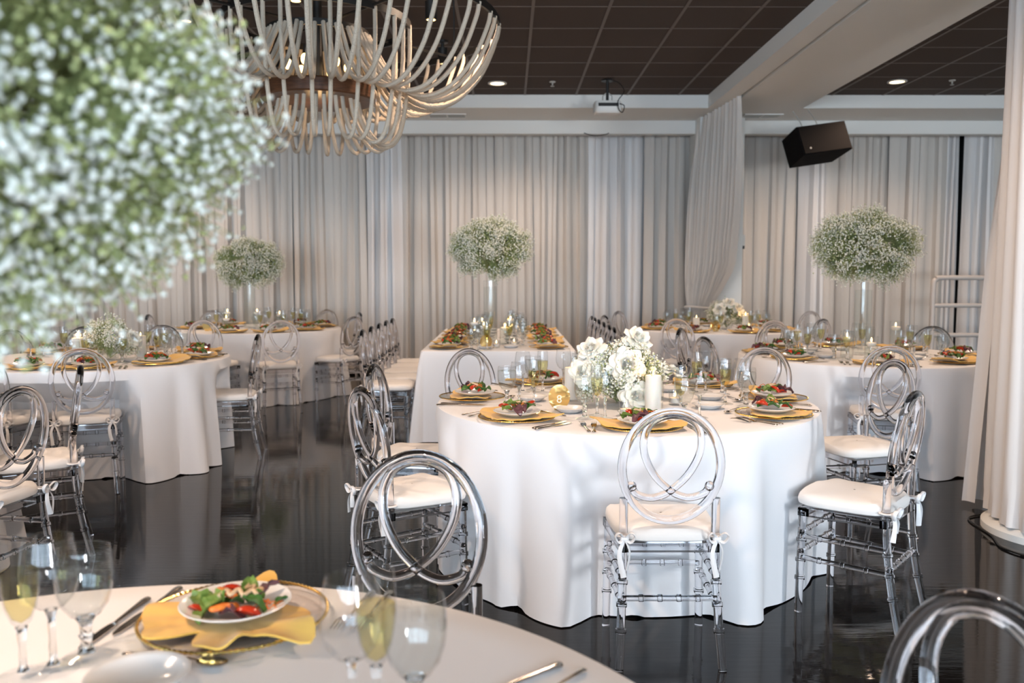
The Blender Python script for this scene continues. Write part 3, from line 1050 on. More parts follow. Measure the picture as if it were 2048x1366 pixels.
CHAIRS = []
for tn, ang, r_, turn, lab in CH:
    cx_, cy_ = T[tn]
    x, y = cx_ + r_ * math.cos(R_(ang)), cy_ + r_ * math.sin(R_(ang))
    chair(x, y, ang + 180 + turn, lab, 'clear banquet chairs')
    CHAIRS.append((tn, ang))
chair(-2.0, 3.50, 170, 'clear chair at the left frame edge, nearest of the two beside the aisle', 'clear banquet chairs')
chair(-2.15, 4.31, 207, 'clear chair seen edge-on at the left, before the left candle table', 'clear banquet chairs')
nth = ['first', 'second', 'third', 'fourth', 'fifth', 'sixth']
LYS = [7.06, 7.52, 7.98, 8.43, 8.88]
RYS = [7.37, 7.74, 8.18, 8.62, 9.0, 9.32]
for k, y in enumerate(LYS):
    chair(-1.20, y, 0, '%s clear chair from the front in the row left of the long table' % nth[k], 'clear banquet chairs')
for k, y in enumerate(RYS):
    chair(.91, y, 180, '%s clear chair from the front in the row right of the long table' % nth[k], 'clear banquet chairs')


# ------------------------------------------------------------------ table ware prototypes
def lathe_me(name, prof, mat, seg=28):
    return MB().lathe(prof, seg).mesh(name, M[mat])


# water goblet
G_bowl = lathe_me('bowl', [(.010, .064), (.022, .070), (.033, .086), (.0395, .108), (.0415, .130), (.0405, .150), (.038, .170), (.0370, .1705), (.0368, .168)], 'glass')
G_stem = lathe_me('stem', [(.0005, .009), (.0125, .0105), (.0085, .020), (.0075, .030), (.0105, .037), (.0075, .044), (.0095, .056), (.014, .064), (.0005, .066)], 'stem')
G_fill = lathe_me('water', [(.0005, .069), (.021, .0735), (.0315, .0888), (.0380, .109), (.0398, .130), (.0388, .150), (.0385, .152), (.0005, .152)], 'water')
# wine glass
W_bowl = lathe_me('bowl', [(.006, .092), (.020, .098), (.032, .112), (.0385, .132), (.0395, .150), (.037, .172), (.0325, .198), (.0315, .1985), (.0313, .196)], 'glass')
W_stem = lathe_me('stem', [(.0005, .008), (.0095, .0095), (.0055, .018), (.0045, .05), (.0055, .08), (.009, .092), (.0005, .095)], 'stem')
# champagne flute
F_bowl = lathe_me('bowl', [(.006, .074), (.014, .084), (.021, .104), (.0255, .130), (.0265, .150), (.0255, .178), (.0238, .202), (.0229, .2025), (.0228, .200)], 'glass')
F_stem = lathe_me('stem', [(.0005, .008), (.0085, .0095), (.0050, .018), (.0045, .045), (.0065, .066), (.008, .074), (.0005, .077)], 'stem')
F_fill = lathe_me('champagne', [(.0005, .080), (.013, .0885), (.0197, .1065), (.0240, .131), (.0250, .150), (.0250, .156), (.0005, .156)], 'champagne')
G_foot = lathe_me('foot', [(.036, .0005), (.0365, .002), (.030, .005), (.014, .010), (.012, .011)], 'glass')
W_foot = lathe_me('foot', [(.035, .0005), (.0355, .002), (.028, .0045), (.010, .009), (.009, .010)], 'glass')
GL = {'water': ('water_goblet', [('bowl', G_bowl), ('stem', G_stem), ('foot', G_foot), ('iced_water', G_fill)]),
      'wine': ('wine_glass', [('bowl', W_bowl), ('stem', W_stem), ('foot', W_foot)]),
      'flute': ('champagne_flute', [('bowl', F_bowl), ('stem', F_stem), ('foot', W_foot), ('champagne', F_fill)])}
GLAB = {'water': ('goblet of iced water', 'goblet'), 'wine': ('empty wine glass', 'wine glass'), 'flute': ('flute of champagne', 'flute')}


def glass(kind, x, y, z, label, group):
    n_, parts = GL[kind]
    g = thing(n_, label, GLAB[kind][1], (x, y, z), random.uniform(0, 6), group)
    g.scale = (1.09, 1.09, 1.09)
    for pn, me in parts:
        ob(pn, me, g)
    return g


# charger with a beaded gold rim
prof = [(.0005, .004), (.10, .004), (.112, .006), (.150, .013), (.163, .015), (.163, .012), (.150, .009), (.113, .002), (.10, 0), (.0005, 0)]
mb = MB()
seg = 96
V = []
for i, (r_, z) in enumerate(prof):
    for k in range(seg):
        a = 2 * PI * k / seg
        zz = z + (.0010 * (-1) ** k if 1 <= i <= 3 else 0)
        V.append((r_ * math.cos(a), r_ * math.sin(a), zz))
F = []
for i in range(len(prof) - 1):
    for k in range(seg):
        l = (k + 1) % seg
        F.append((i * seg + k, i * seg + l, (i + 1) * seg + l, (i + 1) * seg + k))
mb.add(V, F)
CHG = mb.mesh('charger_plate', M['charger'])
n = 300
CHR = MB().tube([(.164 * math.cos(2 * PI * k / n), .164 * math.sin(2 * PI * k / n), .0145) for k in range(n)], [.0036 if k % 3 == 0 else (.0031 if k % 3 == 1 else .0020) for k in range(n)], 7, closed=True).mesh('beaded_rim', M['gold'])
PLATE = lathe_me('salad_plate', [(.0005, .004), (.055, .004), (.066, .006), (.088, .015), (.1015, .022), (.103, .0235), (.1015, .0245), (.088, .018), (.066, .010), (.055, .0075), (.0005, .0075)], 'china', 40)
BREAD = lathe_me('bread_plate', [(.0005, .001), (.045, .001), (.052, .005), (.066, .017), (.076, .021), (.0765, .0225), (.075, .0230), (.064, .0195), (.050, .0085), (.0005, .007)], 'china', 36)


def flat_piece(outline, th, zc=None):
    """extrude an (x, y) outline into a thin solid; zc(x,y) lifts it"""
    zc = zc or (lambda x, y: 0)
    n = len(outline)
    V = [(x, y, zc(x, y) + th) for x, y in outline] + [(x, y, zc(x, y)) for x, y in outline]
    F = [tuple(range(n)), tuple(range(2 * n - 1, n - 1, -1))]
    for k in range(n):
        l = (k + 1) % n
        F.append((k, n + k, n + l, l))
    return V, F


def knife_me():
    b = MB()
    ol = [(.000, .115), (.006, .105), (.010, .08), (.010, .03), (.008, .012), (.004, .0), (-.004, .0), (-.0075, .012), (-.0075, .06), (-.006, .1)]
    b.add(*flat_piece(ol, .0016, lambda x, y: .0025))
    hd = MB().tube([(0, .005, .004), (0, -.01, .0045), (0, -.06, .005), (0, -.10, .005), (0, -.112, .0045), (0, -.116, .004)], [.0035, .0045, .0058, .0078, .0075, .003], 8, flat=.55)
    return b.mesh('blade', M['steel'], False), hd.mesh('handle', M['steel'])


def fork_me():
    b = MB()
    z = lambda x, y: .002 + max(0, .012 * math.sin(max(0, min(1, (y - .02) / .08)) * PI * .75))
    for k in range(4):
        x = -.0096 + k * .0064
        b.tube([(x, .048, z(0, .048)), (x, .07, z(0, .07)), (x, .098, z(0, .098))], [.0018, .0017, .0008], 6)
    ol = [(-.0115, .05), (-.012, .035), (-.008, .018), (-.003, .008), (.003, .008), (.008, .018), (.012, .035), (.0115, .05)]
    V, F = flat_piece(ol, .0018, lambda x, y: z(x, y) - .0008)
    b.add(V, F)
    hd = MB().tube([(0, .012, .006), (0, -.03, .008), (0, -.07, .006), (0, -.10, .004), (0, -.107, .0035)], [.003, .0032, .005, .0085, .004], 8, flat=.35)
    return b.mesh('tines', M['steel']), hd.mesh('handle', M['steel'])


def spoon_me():
    b = MB()
    rows = []
    for s_, z in ((.02, .001), (.5, .002), (.85, .005), (1, .0085), (1.02, .0095), (.86, .0062), (.5, .0032), (.02, .0022)):
        rows.append([(.0165 * s_ * math.cos(a), .075 + .027 * s_ * math.sin(a), z) for a in np.linspace(0, 2 * PI, 21)[:-1]])
    b.grid(rows, closed_u=True)
    hd = MB().tube([(0, .052, .008), (0, .03, .010), (0, -.03, .007), (0, -.085, .004), (0, -.092, .0035)], [.003, .003, .0045, .0075, .003], 8, flat=.35)
    return b.mesh('bowl', M['steel']), hd.mesh('handle', M['steel'])


KN, FK, SPN = knife_me(), fork_me(), spoon_me()


def cutlery(kind, x, y, z, rz, label, group):
    n_, me, parts = {'knife': ('table_knife', KN, ('blade', 'handle')), 'fork': ('dinner_fork', FK, ('tines', 'handle')), 'spoon': ('dessert_spoon', SPN, ('bowl', 'handle'))}[kind]
    t = thing(n_, label, kind, (x, y, z), rz, group)
    for pn, m_ in zip(parts, me):
        ob(pn, m_, t)
    return t


def napkin_me(keys, seed, waves=.010, th=.004):
    """keys: (angle deg, radius, lift) round the centre; a cloth lying under the plate whose free edge ripples"""
    r = np.random.default_rng(seed)
    keys = sorted(keys)
    ka = np.array([k[0] for k in keys] + [keys[0][0] + 360.])
    kr = np.array([k[1] for k in keys] + [keys[0][1]])
    kl = np.array([k[2] for k in keys] + [keys[0][2]])
    n, m = 120, 12
    ga = np.array([(360. * k / n) if 360. * k / n >= ka[0] else 360. * k / n + 360 for k in range(n)])
    sm = lambda A_: np.convolve(np.concatenate([A_[-2:], A_, A_[:2]]), np.array([1, 2, 2.5, 2, 1]) / 8.5, 'valid')
    GR, GLF = sm(np.interp(ga, ka, kr)), sm(np.interp(ga, ka, kl))
    rows_t, rows_b = [], []
    for i in range(m):
        t = (i + .05) / (m - 1 + .05)
        row = []
        for k in range(n):
            a = 360. * k / n
            aa = a if a >= ka[0] else a + 360
            rr, lf = GR[k], GLF[k]
            w = max(0, (rr * t - .07) / .1)
            z = .0155 + lf * w ** 1.5 + waves * min(1, w) * (.5 + .5 * math.sin(aa * .19 + 1.7 * seed) * math.cos(aa * .083 + seed))
            if rr * t > .168:
                z = max(.006, z - .09 * (rr * t - .168))
            row.append((rr * t * math.cos(R_(a)), rr * t * math.sin(R_(a)), z))
        rows_t.append(row)
    rows_b = [[(x, y, z - th) for x, y, z in row] for row in rows_t][::-1]
    b = MB().grid(rows_t + rows_b, closed_u=True)
    return b.mesh('napkin', M['napkin'])


NAP = [napkin_me([(0, .235, .012), (12, .20, .02), (30, .10, .004), (60, .075, 0), (120, .075, 0), (150, .10, .004), (165, .16, .012), (180, .175, .01), (198, .15, .01), (225, .085, .002), (270, .095, .004), (310, .12, .006), (338, .19, .014), (350, .22, .006)], 1),
       napkin_me([(0, .18, .012), (20, .15, .01), (50, .08, 0), (130, .075, 0), (155, .14, .012), (172, .225, .010), (186, .19, .02), (205, .17, .01), (235, .09, .004), (290, .09, .004), (330, .13, .01), (348, .185, .006)], 2),
       napkin_me([(0, .15, .006), (25, .21, .014), (45, .13, .004), (80, .075, 0), (140, .08, 0), (165, .17, .01), (182, .20, .006), (215, .14, .012), (250, .10, .004), (300, .14, .014), (330, .10, .004)], 3)]


def leaf_mesh(L, W, ruf, curl, seed, mat, nl=7, nw=5, point=1.0):
    r = np.random.default_rng(seed)
    p1, p2 = r.uniform(0, 6, 2)
    rows = []
    for i in range(nl):
        t = i / (nl - 1)
        w = W * (math.sin(PI * (0.08 + .87 * t ** point)) ** .7)
        row = []
        for j in range(nw):
            u = 2 * j / (nw - 1) - 1
            z = curl * math.sin(PI * t) + .25 * W * abs(u) ** 1.5 + ruf * abs(u) * math.sin(9 * t + p1 + 2 * u) + .4 * ruf * math.sin(14 * t + p2)
            row.append((u * w * .5, (t - .5) * L, z))
        rows.append(row)
    return MB().sheet(rows, .0012).mesh('leaf', M[mat])


LEAF = [leaf_mesh(.062, .042, .006, .010, 1, 'leaf'), leaf_mesh(.055, .050, .008, .008, 2, 'leaf'), leaf_mesh(.050, .030, .003, .010, 3, 'spinach'),
        leaf_mesh(.046, .032, .002, .012, 4, 'spinach'), leaf_mesh(.055, .036, .006, .014, 5, 'purple')]


def wedge_me(R0, L, mat, seed=0):
    """a wedge cut from a round vegetable: outer skin and two flat cuts"""
    b = MB()
    rows = []
    for i in range(9):
        t = PI * i / 8
        row = []
        for k in range(6):
            a = R_(-42 + 84 * k / 5)
            row.append((R0 * math.sin(t) * math.sin(a), -L * math.cos(t), R0 * math.sin(t) * math.cos(a)))
        row.append((0, -L * math.cos(t), 0))
        rows.append(row)
    return b.grid(rows, closed_u=True).mesh('wedge', M[mat])


TOM = wedge_me(.015, .021, 'tomato')
TOMB = wedge_me(.019, .026, 'tomato')
CAR = MB().tube([(0, -.03, 0), (0, -.026, 0), (0, 0, .002), (0, .026, 0), (0, .031, 0)], [.005, .009, .0115, .010, .004], 9, flat=.7).mesh('wedge', M['carrot'])
SHR = MB()
for k in range(14):
    a = rng.uniform(0, 6.28)
    c_ = rng.normal(0, .013, 2)
    SHR.tube(catmull([(c_[0], c_[1], .004), (c_[0] + .012 * math.cos(a), c_[1] + .012 * math.sin(a), .011), (c_[0] + .024 * math.cos(a + .5), c_[1] + .024 * math.sin(a + .5), .003)], 3), .0016, 5)
SHR = SHR.mesh('shredded_topping', M['carrot'])
DRS = MB().tube(catmull([(-.03, .0, .0), (-.018, .012, .006), (-.010, -.008, .004), (.002, .010, .007), (.012, -.010, .003), (.024, .008, .004), (.034, -.004, 0)], 5), .0038, 7).mesh('dressing_squiggle', M['dressing'])


def salad_parts(parent, seed, z):
    r = random.Random(seed)
    for k in range(9):
        a = k * 2.4 + r.uniform(-.4, .4)
        d = .012 + .046 * (k / 9) ** .6
        ob('leaf', LEAF[[0, 2, 3, 4, 2, 1, 3, 2, 4][k]], parent, (d * math.cos(a) * 1.15, d * math.sin(a), z + .024 - .012 * k / 9 + r.uniform(0, .006)),
           (r.uniform(-.5, .5), r.uniform(-.5, .5), r.uniform(0, 6.28)))
    for k in range(4):
        a = k * 1.7 + r.uniform(0, 1)
        d = r.uniform(.03, .058)
        ob('tomato_wedge', (TOM, TOMB)[k % 2], parent, (d * math.cos(a) * 1.1, d * math.sin(a), z + .016 + .010 * (k % 2)), (r.uniform(-.5, .5), r.uniform(-.4, .4), r.uniform(0, 6.28)))
    ob('shredded_topping', SHR, parent, (r.uniform(-.015, .015), r.uniform(-.01, .01), z + .032), (0, 0, r.uniform(0, 6)))
    ob('dressing_squiggle', DRS, parent, (r.uniform(-.01, .01), r.uniform(-.01, .01), z + .040), (0, 0, r.uniform(0, 6)))


def salad_joined(seed):
    """salad for distant plates: the same pieces in one mesh"""
    r = random.Random(seed)
    b = MB()
    mats = [M['leaf'], M['spinach'], M['purple'], M['tomato'], M['carrot']]

    def put(me, mi, loc, rot):
        mt = Matrix.Translation(loc) @ Matrix.Rotation(rot[2], 4, 'Z') @ Matrix.Rotation(rot[1], 4, 'Y') @ Matrix.Rotation(rot[0], 4, 'X')
        b.add([tuple(mt @ v.co) for v in me.vertices], [tuple(p_.vertices) for p_ in me.polygons], mi)
    for k in range(9):
        a = k * 2.4 + r.uniform(-.4, .4)
        d = .012 + .05 * (k / 9) ** .6
        q = [0, 2, 3, 4, 2, 1, 3, 2, 4][k]
        put(LEAF[q], [0, 0, 1, 1, 2][q], (d * math.cos(a), d * math.sin(a), .026 - .01 * k / 9), (r.uniform(-.6, .6), r.uniform(-.5, .5), r.uniform(0, 6)))
    for k in range(3):
        a = k * 2.1 + r.uniform(0, 1)
        put((TOM, TOMB)[k % 2], 3, (.045 * math.cos(a), .045 * math.sin(a), .026), (0, 0, r.uniform(0, 6)))
    put(SHR, 4, (0, 0, .036), (0, 0, 0))
    return b.mesh('salad', mats)


SALJ = [salad_joined(40 + k) for k in range(3)]
set_n = 0


def setting(tn, cx_, cy_, ang, seat, level=2, r0=.745, skip=(), gl=('water', 'wine', 'flute')):
    """one place setting; ang: where the diner sits as seen from the table centre. level 2 = everything, 1 = no cutlery"""
    global set_n
    a = R_(ang)
    ox, oy = (cx_ + r0 * math.cos(a), cy_ + r0 * math.sin(a)) if r0 else (cx_, cy_)
    rz = a + PI / 2            # local +y points at the table centre
    at_ = '%s setting of %s' % (seat, NAME[tn])
    gp = lambda s_: '%s on %s' % (s_, NAME[tn])

    def W(x, y):
        return ox + x * math.cos(rz) - y * math.sin(rz), oy + x * math.sin(rz) + y * math.cos(rz)
    r = random.Random(set_n * 17 + 3)
    set_n += 1
    z = ZT + .001
    if 'plate' not in skip:
        c = thing('charger', 'gold-rimmed glass charger at the ' + at_, 'charger', (ox, oy, z), rz, gp('chargers'))
        ob('charger_plate', CHG, c)
        ob('beaded_rim', CHR, c, label='beaded gold rim')
        nk = tag(ob('napkin', NAP[set_n % 3], None, (ox, oy, z), (0, 0, rz + r.uniform(-.15, .15))), 'mustard napkin at the ' + at_, 'napkin', gp('mustard napkins'))
        if level < 2:
            nk.scale = (1.1, 1.55, 1.2)
        else:
            nk.scale = (1.0, 1.25, 1.0)
        px, py = W(r.uniform(-.015, .015), r.uniform(-.01, .02))
        tag(ob('salad_plate', PLATE, None, (px, py, z + .016), (0, 0, r.uniform(0, 6))), 'white salad plate at the ' + at_, 'plate', gp('salad plates'))
        if level >= 2:
            s_ = thing('salad', 'tomato salad at the ' + at_, 'salad', (px, py, z + .024), r.uniform(0, 6), gp('plated salads'))
            s_.scale = (1.2, 1.2, 1.15)
            salad_parts(s_, set_n, 0.0)
        else:
            tag(ob('salad', SALJ[set_n % 3], None, (px, py, z + .022), (0, 0, r.uniform(0, 6)), None), 'tomato salad at the ' + at_, 'salad', gp('plated salads')).scale = (1.25, 1.25, 1.25)
    if level >= 1 and 'bread' not in skip:
        bx, by = W(r.uniform(.0, .05), .305 + r.uniform(-.01, .02))
        tag(ob('bread_plate', BREAD, None, (bx, by, z)), 'small white bread plate at the ' + at_, 'plate', gp('bread plates'))
    if level >= 2 and 'cutlery' not in skip:
        for k, nm in enumerate(('inner', 'outer')):
            x, y = W(.205 + .032 * k, -.01 - .012 * k)
            cutlery('knife', x, y, z, rz + r.uniform(-.12, .12), '%s steel knife at the %s' % (nm, at_), gp('knives'))
            x, y = W(-.195 - .036 * k, -.005 + .01 * k)
            cutlery('fork', x, y, z, rz + r.uniform(-.12, .12), '%s steel fork at the %s' % (nm, at_), gp('forks'))
        x, y = W(.02, .198)
        cutlery('spoon', x, y, z, rz + PI / 2 + r.uniform(-.1, .1), 'steel dessert spoon at the ' + at_, gp('dessert spoons'))
    pos = {'water': (.195, .205), 'wine': (.275, .265), 'flute': (.205, .315)}
    for k in gl:
        x, y = W(pos[k][0] + r.uniform(-.015, .015), pos[k][1] + r.uniform(-.015, .015))
        glass(k, x, y, z, '%s at the %s' % (GLAB[k][0], at_), gp({'water': 'water goblets', 'wine': 'wine glasses', 'flute': 'champagne flutes'}[k]))


# gold 8 table
for ang, seat in ((-92, 'front'), (-37, 'near right'), (3, 'right'), (47, 'far right'), (88, 'far middle'), (120, 'far left'), (174, 'left'), (-135, 'near left')):
    setting('T1', *T['T1'], ang, seat, 2, .755)
for ang, seat in ((-104, 'front'), (-151, 'near left'), (165, 'left'), (125, 'far left'), (85, 'far middle'), (42, 'far right'), (-8, 'right'), (-55, 'near right')):
    setting('T2', *T['T2'], ang, seat, 2 if ang in (-104, -151, 165, -8) else 1, .73)
for ang, seat in ((-71, 'front'), (-101, 'front left'), (3, 'right'), (38, 'far right'), (92, 'far middle'), (120, 'far left'), (146, 'left'), (-35, 'near right')):
    setting('T5', *T['T5'], ang, seat, 2 if ang in (-71, 3, -101) else 1, .73)
for ang, seat in ((21, 'right'), (-28, 'near right'), (-66, 'front right'), (-98, 'front left'), (186, 'left'), (133, 'far left'), (64, 'far right')):
    setting('T4', *T['T4'], ang, seat, 1, .73)
for ang, seat in ((-79, 'front'), (-45, 'near right'), (-123, 'near left'), (28, 'far right'), (90, 'far middle'), (144, 'far left'), (-168, 'left')):
    setting('T6', *T['T6'], ang, seat, 1, .73)
for k, y in enumerate((7.22, 7.66, 8.1, 8.54, 8.98, 9.42)):
    setting('T3', -.50, y, 180, nth[k] + ' left side', 1, 0)
    setting('T3', .34, y, 0, nth[k] + ' right side', 1, 0)

# front table: the setting with the ribbon-like napkin
z = ZT + .001
ox, oy = -.495, 1.515
fc = thing('charger', 'large clear charger with beaded gold rim on the front table', 'charger', (ox, oy, z), 0, 'chargers on the front table')
ob('charger_plate', CHG, fc)
ob('beaded_rim', CHR, fc, label='beaded gold rim')
fk = [(224, .185, .004), (229, .178, .004), (238, .10, .004), (246, .085, .006), (252, .145, .004), (282, .182, .006), (290, .165, .028), (300, .13, .014), (312, .14, .006), (318, .232, .004), (324, .24, .004), (330, .195, .030), (338, .16, .012),
      (0, .145, .004), (30, .095, 0), (60, .09, 0), (76, .15, .004), (82, .205, .010), (90, .195, .016), (98, .14, .004), (120, .08, 0), (150, .10, .002), (168, .188, .004), (172, .19, .004), (205, .165, .002)]
tag(ob('napkin', napkin_me(fk, 4, .006), None, (ox + .005, oy - .005, z)), 'mustard napkin spread under the salad plate on the front table', 'napkin').scale = (.92, .92, 1)
px, py = -.492, 1.512
tag(ob('salad_plate', PLATE, None, (px, py, z + .017)), 'white plate of salad on the front table', 'plate').scale = (.95, .95, 1)
FS = [('lettuce_leaf', LEAF[0], 'pale green lettuce leaf at the left of the front salad', (-.066, .012, .028), (.3, -.3, 1.1), 1.0),
      ('lettuce_leaf', LEAF[1], 'bright green lettuce leaf at the left middle of the front salad', (-.038, -.004, .036), (.4, -.2, .3), 1.1),
      ('lettuce_leaf', LEAF[0], 'bright green lettuce leaf at the near left of the front salad', (-.034, -.030, .030), (.5, -.2, -.7), 1.15),
      ('lettuce_leaf', LEAF[1], 'bright green lettuce leaf at the middle right of the front salad', (.022, .018, .036), (.2, .3, 1.9), 1.0),
      ('lettuce_leaf', LEAF[0], 'upright green leaf at the back of the front salad', (.012, .048, .042), (.9, 0, .2), .9),
      ('herb_leaf', LEAF[3], 'small green herb leaf at the back left of the front salad', (-.034, .050, .036), (.2, .3, .7), .7),
      ('spinach_leaf', LEAF[2], 'flat dark spinach leaf at the near right of the front salad', (.036, -.018, .036), (.55, .1, 1.45), 1.15),
      ('spinach_leaf', LEAF[3], 'small round spinach leaf at the right rim of the front salad', (.080, .012, .028), (.2, -.3, -.9), .75),
      ('spinach_leaf', LEAF[3], 'dark spinach leaf under the middle of the front salad', (-.006, .0, .026), (0, .2, 2.4), 1.1),
      ('purple_leaf', LEAF[4], 'dark purple lettuce leaf standing at the right of the front salad', (.054, .034, .040), (.7, -.4, -1.0), 1.05),
      ('purple_leaf', LEAF[4], 'dark purple leaf under the near edge of the front salad', (.006, -.046, .024), (.2, .1, 1.5), 1.0),
      ('tomato_slice', TOMB, 'round orange red tomato slice at the back of the front salad', (-.018, .046, .034), (.3, .1, 1.6), 1.15),
      ('tomato_wedge', TOM, 'small red tomato wedge at the left rim of the front salad', (-.064, -.022, .026), (.1, .1, 1.2), 1.05),
      ('tomato_wedge', TOMB, 'bright red tomato wedge at the near right of the front salad', (.034, -.042, .027), (.15, 0, 1.45), 1.1),
      ('carrot_piece', CAR, 'long orange piece at the back left of the front salad', (-.022, .018, .048), (.1, 0, 1.0), 1.0),
      ('carrot_piece', CAR, 'orange piece lying across the near middle of the front salad', (-.010, -.034, .040), (-.15, 0, -.8), 1.05),
      ('carrot_shreds', SHR, 'orange shreds at the right of the front salad', (.058, .004, .026), (0, 0, .3), .9),
      ('dressing_squiggle', DRS, 'pale dressing squiggle across the middle of the front salad', (.004, -.006, .056), (0, 0, .2), 1.2),
      ('dressing_squiggle', DRS, 'pale dressing squiggle at the back right of the front salad', (.018, .034, .050), (0, 0, -.4), .9)]
for nm, me, lab, lc, rt, sc in FS:
    o = ob(nm, me, None, (px + lc[0], py + lc[1], z + .017 + lc[2] * .8 - .009), rt)
    o.scale = (sc * .86, sc * .86, sc * .8)
    tag(o, lab, nm.split('_')[-1] if 'leaf' in nm else nm.replace('_', ' '), 'salad pieces on the front plate')
tag(ob('bread_plate', BREAD, None, (-.565, 1.268, z)), 'white bread plate at the bottom edge of the front table', 'plate')


def cut2(kind, tip, end, label):
    """lay a piece with its business end at tip and handle end at end"""
    d = Vector((tip[0] - end[0], tip[1] - end[1]))
    rz = math.atan2(d.y, d.x) - PI / 2
    m_ = ((tip[0] + end[0]) / 2, (tip[1] + end[1]) / 2)
    return cutlery(kind, m_[0], m_[1], z, rz, label, 'cutlery on the front table')


cut2('knife', (-.715, 1.395), (-.695, 1.61), 'left of the two dark steel knives on the front table')
cut2('knife', (-.685, 1.45), (-.655, 1.67), 'right of the two dark steel knives on the front table, against the charger')
cut2('spoon', (-.475, 1.335), (-.62, 1.372), 'dark steel spoon behind the bread plate on the front table')
cut2('fork', (-.30, 1.46), (-.27, 1.64), 'inner steel fork behind the glasses on the front table')
cut2('fork', (-.265, 1.46), (-.235, 1.64), 'outer steel fork behind the glasses on the front table')
cut2('knife', (-.05, 1.22), (.045, 1.30), 'steel knife at the near right edge of the front table')
cut2('fork', (.01, 1.17), (.105, 1.295), 'steel fork at the near right edge of the front table')
glass('flute', -.757, 1.300, z, 'leftmost flute of champagne on the front table', 'glasses on the front table')
glass('wine', -.722, 1.322, z, 'empty wine glass in the left cluster on the front table', 'glasses on the front table')
glass('water', -.690, 1.365, z, 'goblet of water in the left cluster on the front table', 'glasses on the front table')
glass('wine', -.215, 1.142, z, 'empty wine glass in front of the salad on the front table', 'glasses on the front table')
glass('flute', -.185, 1.165, z, 'flute between the wine glass and goblet right of the front salad', 'glasses on the front table')
glass('water', -.130, 1.155, z, 'goblet of water right of the front salad', 'glasses on the front table')
glass('water', -.90, 1.22, z, 'goblet of water past the left frame edge on the front table', 'glasses on the front table')

# ------------------------------------------------------------------ candles, signs
CYL = {h: lathe_me('glass_cylinder', [(.0005, 0), (.0435, 0), (.045, .003), (.045, h), (.0434, h), (.0434, h - .003)], 'vase', 32) for h in (.14, .18, .20, .24)}
PIL = {h: lathe_me('wax', [(.0005, .009), (.036, .009), (.0365, .012), (.0365, h - .004), (.034, h), (.028, h - .003), (.0005, h - .006)], 'wax', 28) for h in (.13, .165, .18)}
FLM = MB().lathe([(.0005, 0), (.0028, .003), (.0040, .008), (.0034, .014), (.0015, .020), (.0004, .024)], 10).mesh('flame', M['flame'])
WICK = MB().tube([(0, 0, -.004), (0, 0, .006)], .0009, 5).mesh('wick', M['black_metal'])
VOT = lathe_me('votive_glass', [(.0005, 0), (.027, 0), (.029, .003), (.032, .068), (.030, .068), (.027, .010), (.0005, .010)], 'glass', 24)
VOTW = lathe_me('wax', [(.0005, .011), (.0255, .011), (.027, .034), (.0005, .034)], 'wax', 20)
FLOATW = lathe_me('wax', [(.0005, -.012), (.024, -.012), (.034, .002), (.036, .010), (.033, .016), (.0005, .014)], 'wax', 24)


def flame_light(parent, z, e):
    l = bpy.data.lights.new('candle_light', 'POINT')
    l.energy = e
    l.color = (1, .55, .2)
    l.shadow_soft_size = .012
    o = bpy.data.objects.new('candle_light', l)
    COL.objects.link(o)
    o.parent = parent
    o.location = (0, 0, z)


def pillar(x, y, label, group, h=.165, cyl=.20, light=0.0):
    c = thing('pillar_candle', label, 'candle', (x, y, ZT + .001), 0, group)
    ob('glass_cylinder', CYL[cyl], c)
    ob('wax', PIL[h], c)
    ob('wick', WICK, c, (0, 0, h - .002))
    ob('flame', FLM, c, (0, 0, h + .001))
    if light:
        flame_light(c, h + .02, light)


def votive(x, y, label, group, light=0.0):
    c = thing('votive_candle', label, 'candle', (x, y, ZT + .001), 0, group)
    ob('votive_glass', VOT, c)
    ob('wax', VOTW, c)
    ob('wick', WICK, c, (0, 0, .036))
    ob('flame', FLM, c, (0, 0, .040))
    if light:
        flame_light(c, .06, light)


def floating(x, y, label, group, h=.20, light=0.0):
    c = thing('floating_candle', label, 'candle', (x, y, ZT + .001), 0, group)
    ob('glass_cylinder', CYL[h], c)
    w = h - .065
    ob('water', lathe_me('water', [(.0005, .009), (.0425, .009), (.0425, w), (.0005, w)], 'water', 28), c)
    ob('wax', FLOATW, c, (0, 0, w + .004))
    ob('wick', WICK, c, (0, 0, w + .020))
    ob('flame', FLM, c, (0, 0, w + .024)).scale = (1.3, 1.3, 1.3)
    if light:
        flame_light(c, w + .04, light)


disc = MB()
ol = [(.050 * math.sin(2 * PI * k / 48), .0585 * -math.cos(2 * PI * k / 48) + .0580) for k in range(48)]
V = [(x, -.0015, zz) for x, zz in ol] + [(x, .0015, zz) for x, zz in ol]
F = [tuple(range(48)), tuple(range(95, 47, -1))] + [(k, 48 + k, 48 + (k + 1) % 48, (k + 1) % 48) for k in range(48)]
DISC = disc.add(V, F).mesh('sign_disc', M['mirror_gold'], False)
FOOT = MB().box((-.022, -.012, 0), (.022, .012, .006)).mesh('foot', M['mirror_gold'], False)


